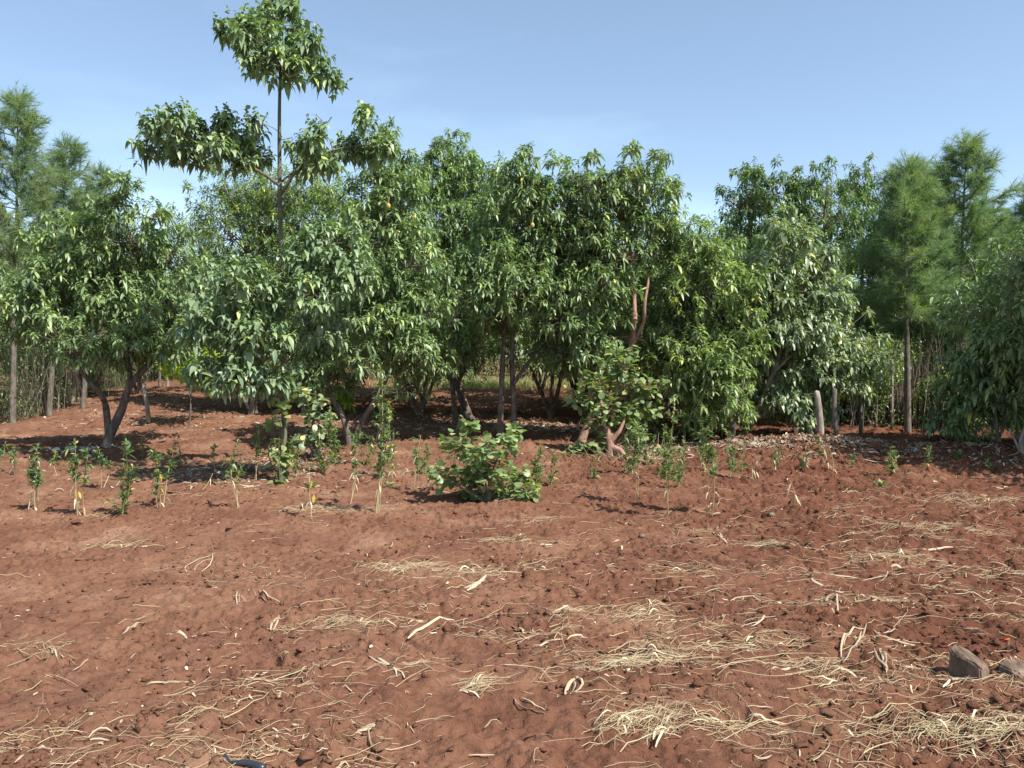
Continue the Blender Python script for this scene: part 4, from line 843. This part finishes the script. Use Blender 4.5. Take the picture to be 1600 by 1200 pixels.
# ------------------------------------------------------------------ round-leaved bushes and creepers
def bush(name, lab, cat, bpx, bpy_, lob, leafm, L, Wd, dens_, seed, prof='round', stemr=.012, Y=None, stick_up=0, bark=None, droop=(.05, .4)):
    r = np.random.default_rng(seed); b = gp(bpx, bpy_)
    if Y: b = np.array(on(X_at(bpx, Y), Y))
    root = empty(name, b, lab, cat); gs, gl = G(), G()
    for px, py, rp in lob:
        rr = rp / F * b[1]; C = at(px, py, b[1] + r.uniform(-.15, .25)); tube(gs, smooth_line([b + [0, 0, -.03], (b + C) / 2 + r.normal(0, .05, 3), C], 7), np.linspace(stemr, .004, 7), 5, 0, r=r)
        n = int(4.2 * math.pi * rr * rr * dens_) + 6; d = unit(r.normal(0, 1, (n, 3))); P = C + d * (rr * r.uniform(.25, 1.08, (n, 1)))
        P[:, 2] = np.maximum(P[:, 2], b[2] + .03)
        D = unit(d * [1, 1, .5] + r.normal(0, .45, (n, 3)) + [0, -.15, -.12]); leaves(gl, P, D, L * r.uniform(.6, 1.15, n), Wd * r.uniform(.7, 1.15, n), r.uniform(*droop, n), prof, None, fold=.12, r=r)
        k = r.random(n) < .5; sticks(gs, C + (P[k] - C) * .1, P[k], .0028, .0016, r=r)
    gs.build('stem', bark or M_barkg, root, off=b); gl.build('foliage', leafm, root, off=b); return root
bush('round_leaved_bush', 'round-leaved green bush standing on the open soil in the middle', 'bush', 765, 786,
     [(700, 690, 16), (733, 668, 16), (722, 700, 22), (760, 700, 22), (790, 690, 20), (805, 672, 14), (698, 745, 22), (735, 745, 28), (775, 740, 28), (810, 745, 22), (780, 775, 20), (815, 775, 16), (745, 775, 18), (680, 735, 14), (828, 765, 12), (750, 725, 24)],
     M_round, .082, .084, 190, 51)
bush('climbing_shrub', 'rounded-leaf climber mounded over a pinkish stump, right of the middle', 'shrub', 948, 712,
     [(985, 550, 16), (975, 575, 22), (900, 620, 20), (965, 560, 14), (965, 600, 20), (940, 605, 20), (995, 600, 20), (925, 620, 20), (950, 640, 26), (985, 635, 24), (1010, 615, 18), (925, 655, 18), (955, 670, 22), (985, 665, 16), (915, 590, 12), (1018, 640, 12), (940, 690, 12), (1030, 600, 10), (1000, 680, 12), (940, 570, 12)],
     M_round, .10, .095, 110, 52, stemr=.012, bark=M_barkr)
bush('heart_leaved_creeper', 'heart-leaved creeper climbing the foot of the tall slim tree', 'creeper', 438, 758,
     [(440, 640, 12), (428, 660, 12), (445, 690, 15), (435, 715, 16), (455, 705, 13), (440, 740, 13), (436, 757, 9), (422, 620, 9)], M_round, .12, .10, 80, 53, prof='broad', stemr=.008)
bush('grey_leaved_creeper', 'dusty grey-green creeper wrapped round the stump right of the tall slim tree', 'creeper', 492, 716,
     [(482, 620, 13), (500, 630, 13), (488, 650, 15), (480, 680, 14), (497, 675, 13), (470, 610, 10), (512, 650, 10)], M_pale, .10, .09, 120, 54, stemr=.03, bark=M_post)
bush('low_creeper', 'low leafy creeper on the soil left of the pinkish stump', 'creeper', 905, 716, [(900, 700, 12), (920, 695, 12), (885, 712, 8)], M_round, .10, .09, 110, 55)
# pinkish stump under the climber
b = gp(955, 716); g = G()
tube(g, smooth_line([b + [0, 0, -.05], b + [-.02, 0, .18], b + [-.05, .05, .42]], 8), np.linspace(.075, .04, 8), 9, .1); tube(g, smooth_line([b + [.02, -.02, .12], b + [.12, -.1, .08], b + [.2, -.2, -.02]], 7), np.linspace(.05, .03, 7), 7, .08)
tube(g, smooth_line([b + [-.02, 0, .2], b + [.12, 0, .36], b + [.2, .02, .55]], 7), np.linspace(.045, .02, 7), 7, .06)
tag(g.build('tree_stump', M_barkr, off=b, loc=b), 'pinkish cut stump with exposed roots beneath the climbing shrub', 'stump')
b = gp(985, 722); r = np.random.default_rng(91); g = G(); n = 170
B = b + np.stack([r.normal(0, .32, n), r.normal(0, .18, n), r.uniform(-.02, .05, n)], 1); E = B + np.stack([r.normal(.02, .16, n), r.normal(0, .10, n), np.abs(r.normal(.05, .13, n))], 1)
sticks(g, B, E, .0035, .0018, r=r); tag(g.build('brush_pile', M_straw, off=b, loc=b), 'pile of dead twigs and dry grass at the foot of the climbing shrub', 'twigs')
# fruit hanging on the trees
fr = [o for o in bpy.data.objects if o.name.startswith('avocado_tree') and o.get('group') == OR]
M_fruit = plain('pear_green_skin', (.30, .34, .06), .4); M_fruity = plain('pear_yellow_skin', (.46, .36, .09), .5)
for k, px, py, mt, dy in [(1, 607, 322, M_fruity, -.35), (3, 881, 450, M_fruit, -.95), (2, 645, 490, M_fruit, -.8), (3, 832, 352, M_fruity, -.8), (4, 1010, 300, M_fruit, -.6)]:
    o = fr[k]; C = at(px, py, o.location.y + dy); g = G(); g.add(I2[0] * [.036, .036, .048] * (1 + .0 * I2[0][:, :1]) + C, I2[1]); P = [C + [0, 0, .03], C + [.01, 0, .14]]; tube(g, smooth_line(P, 4), .006, 5, 0)
    g.build('fruit', mt, o, off=np.array(o.location))
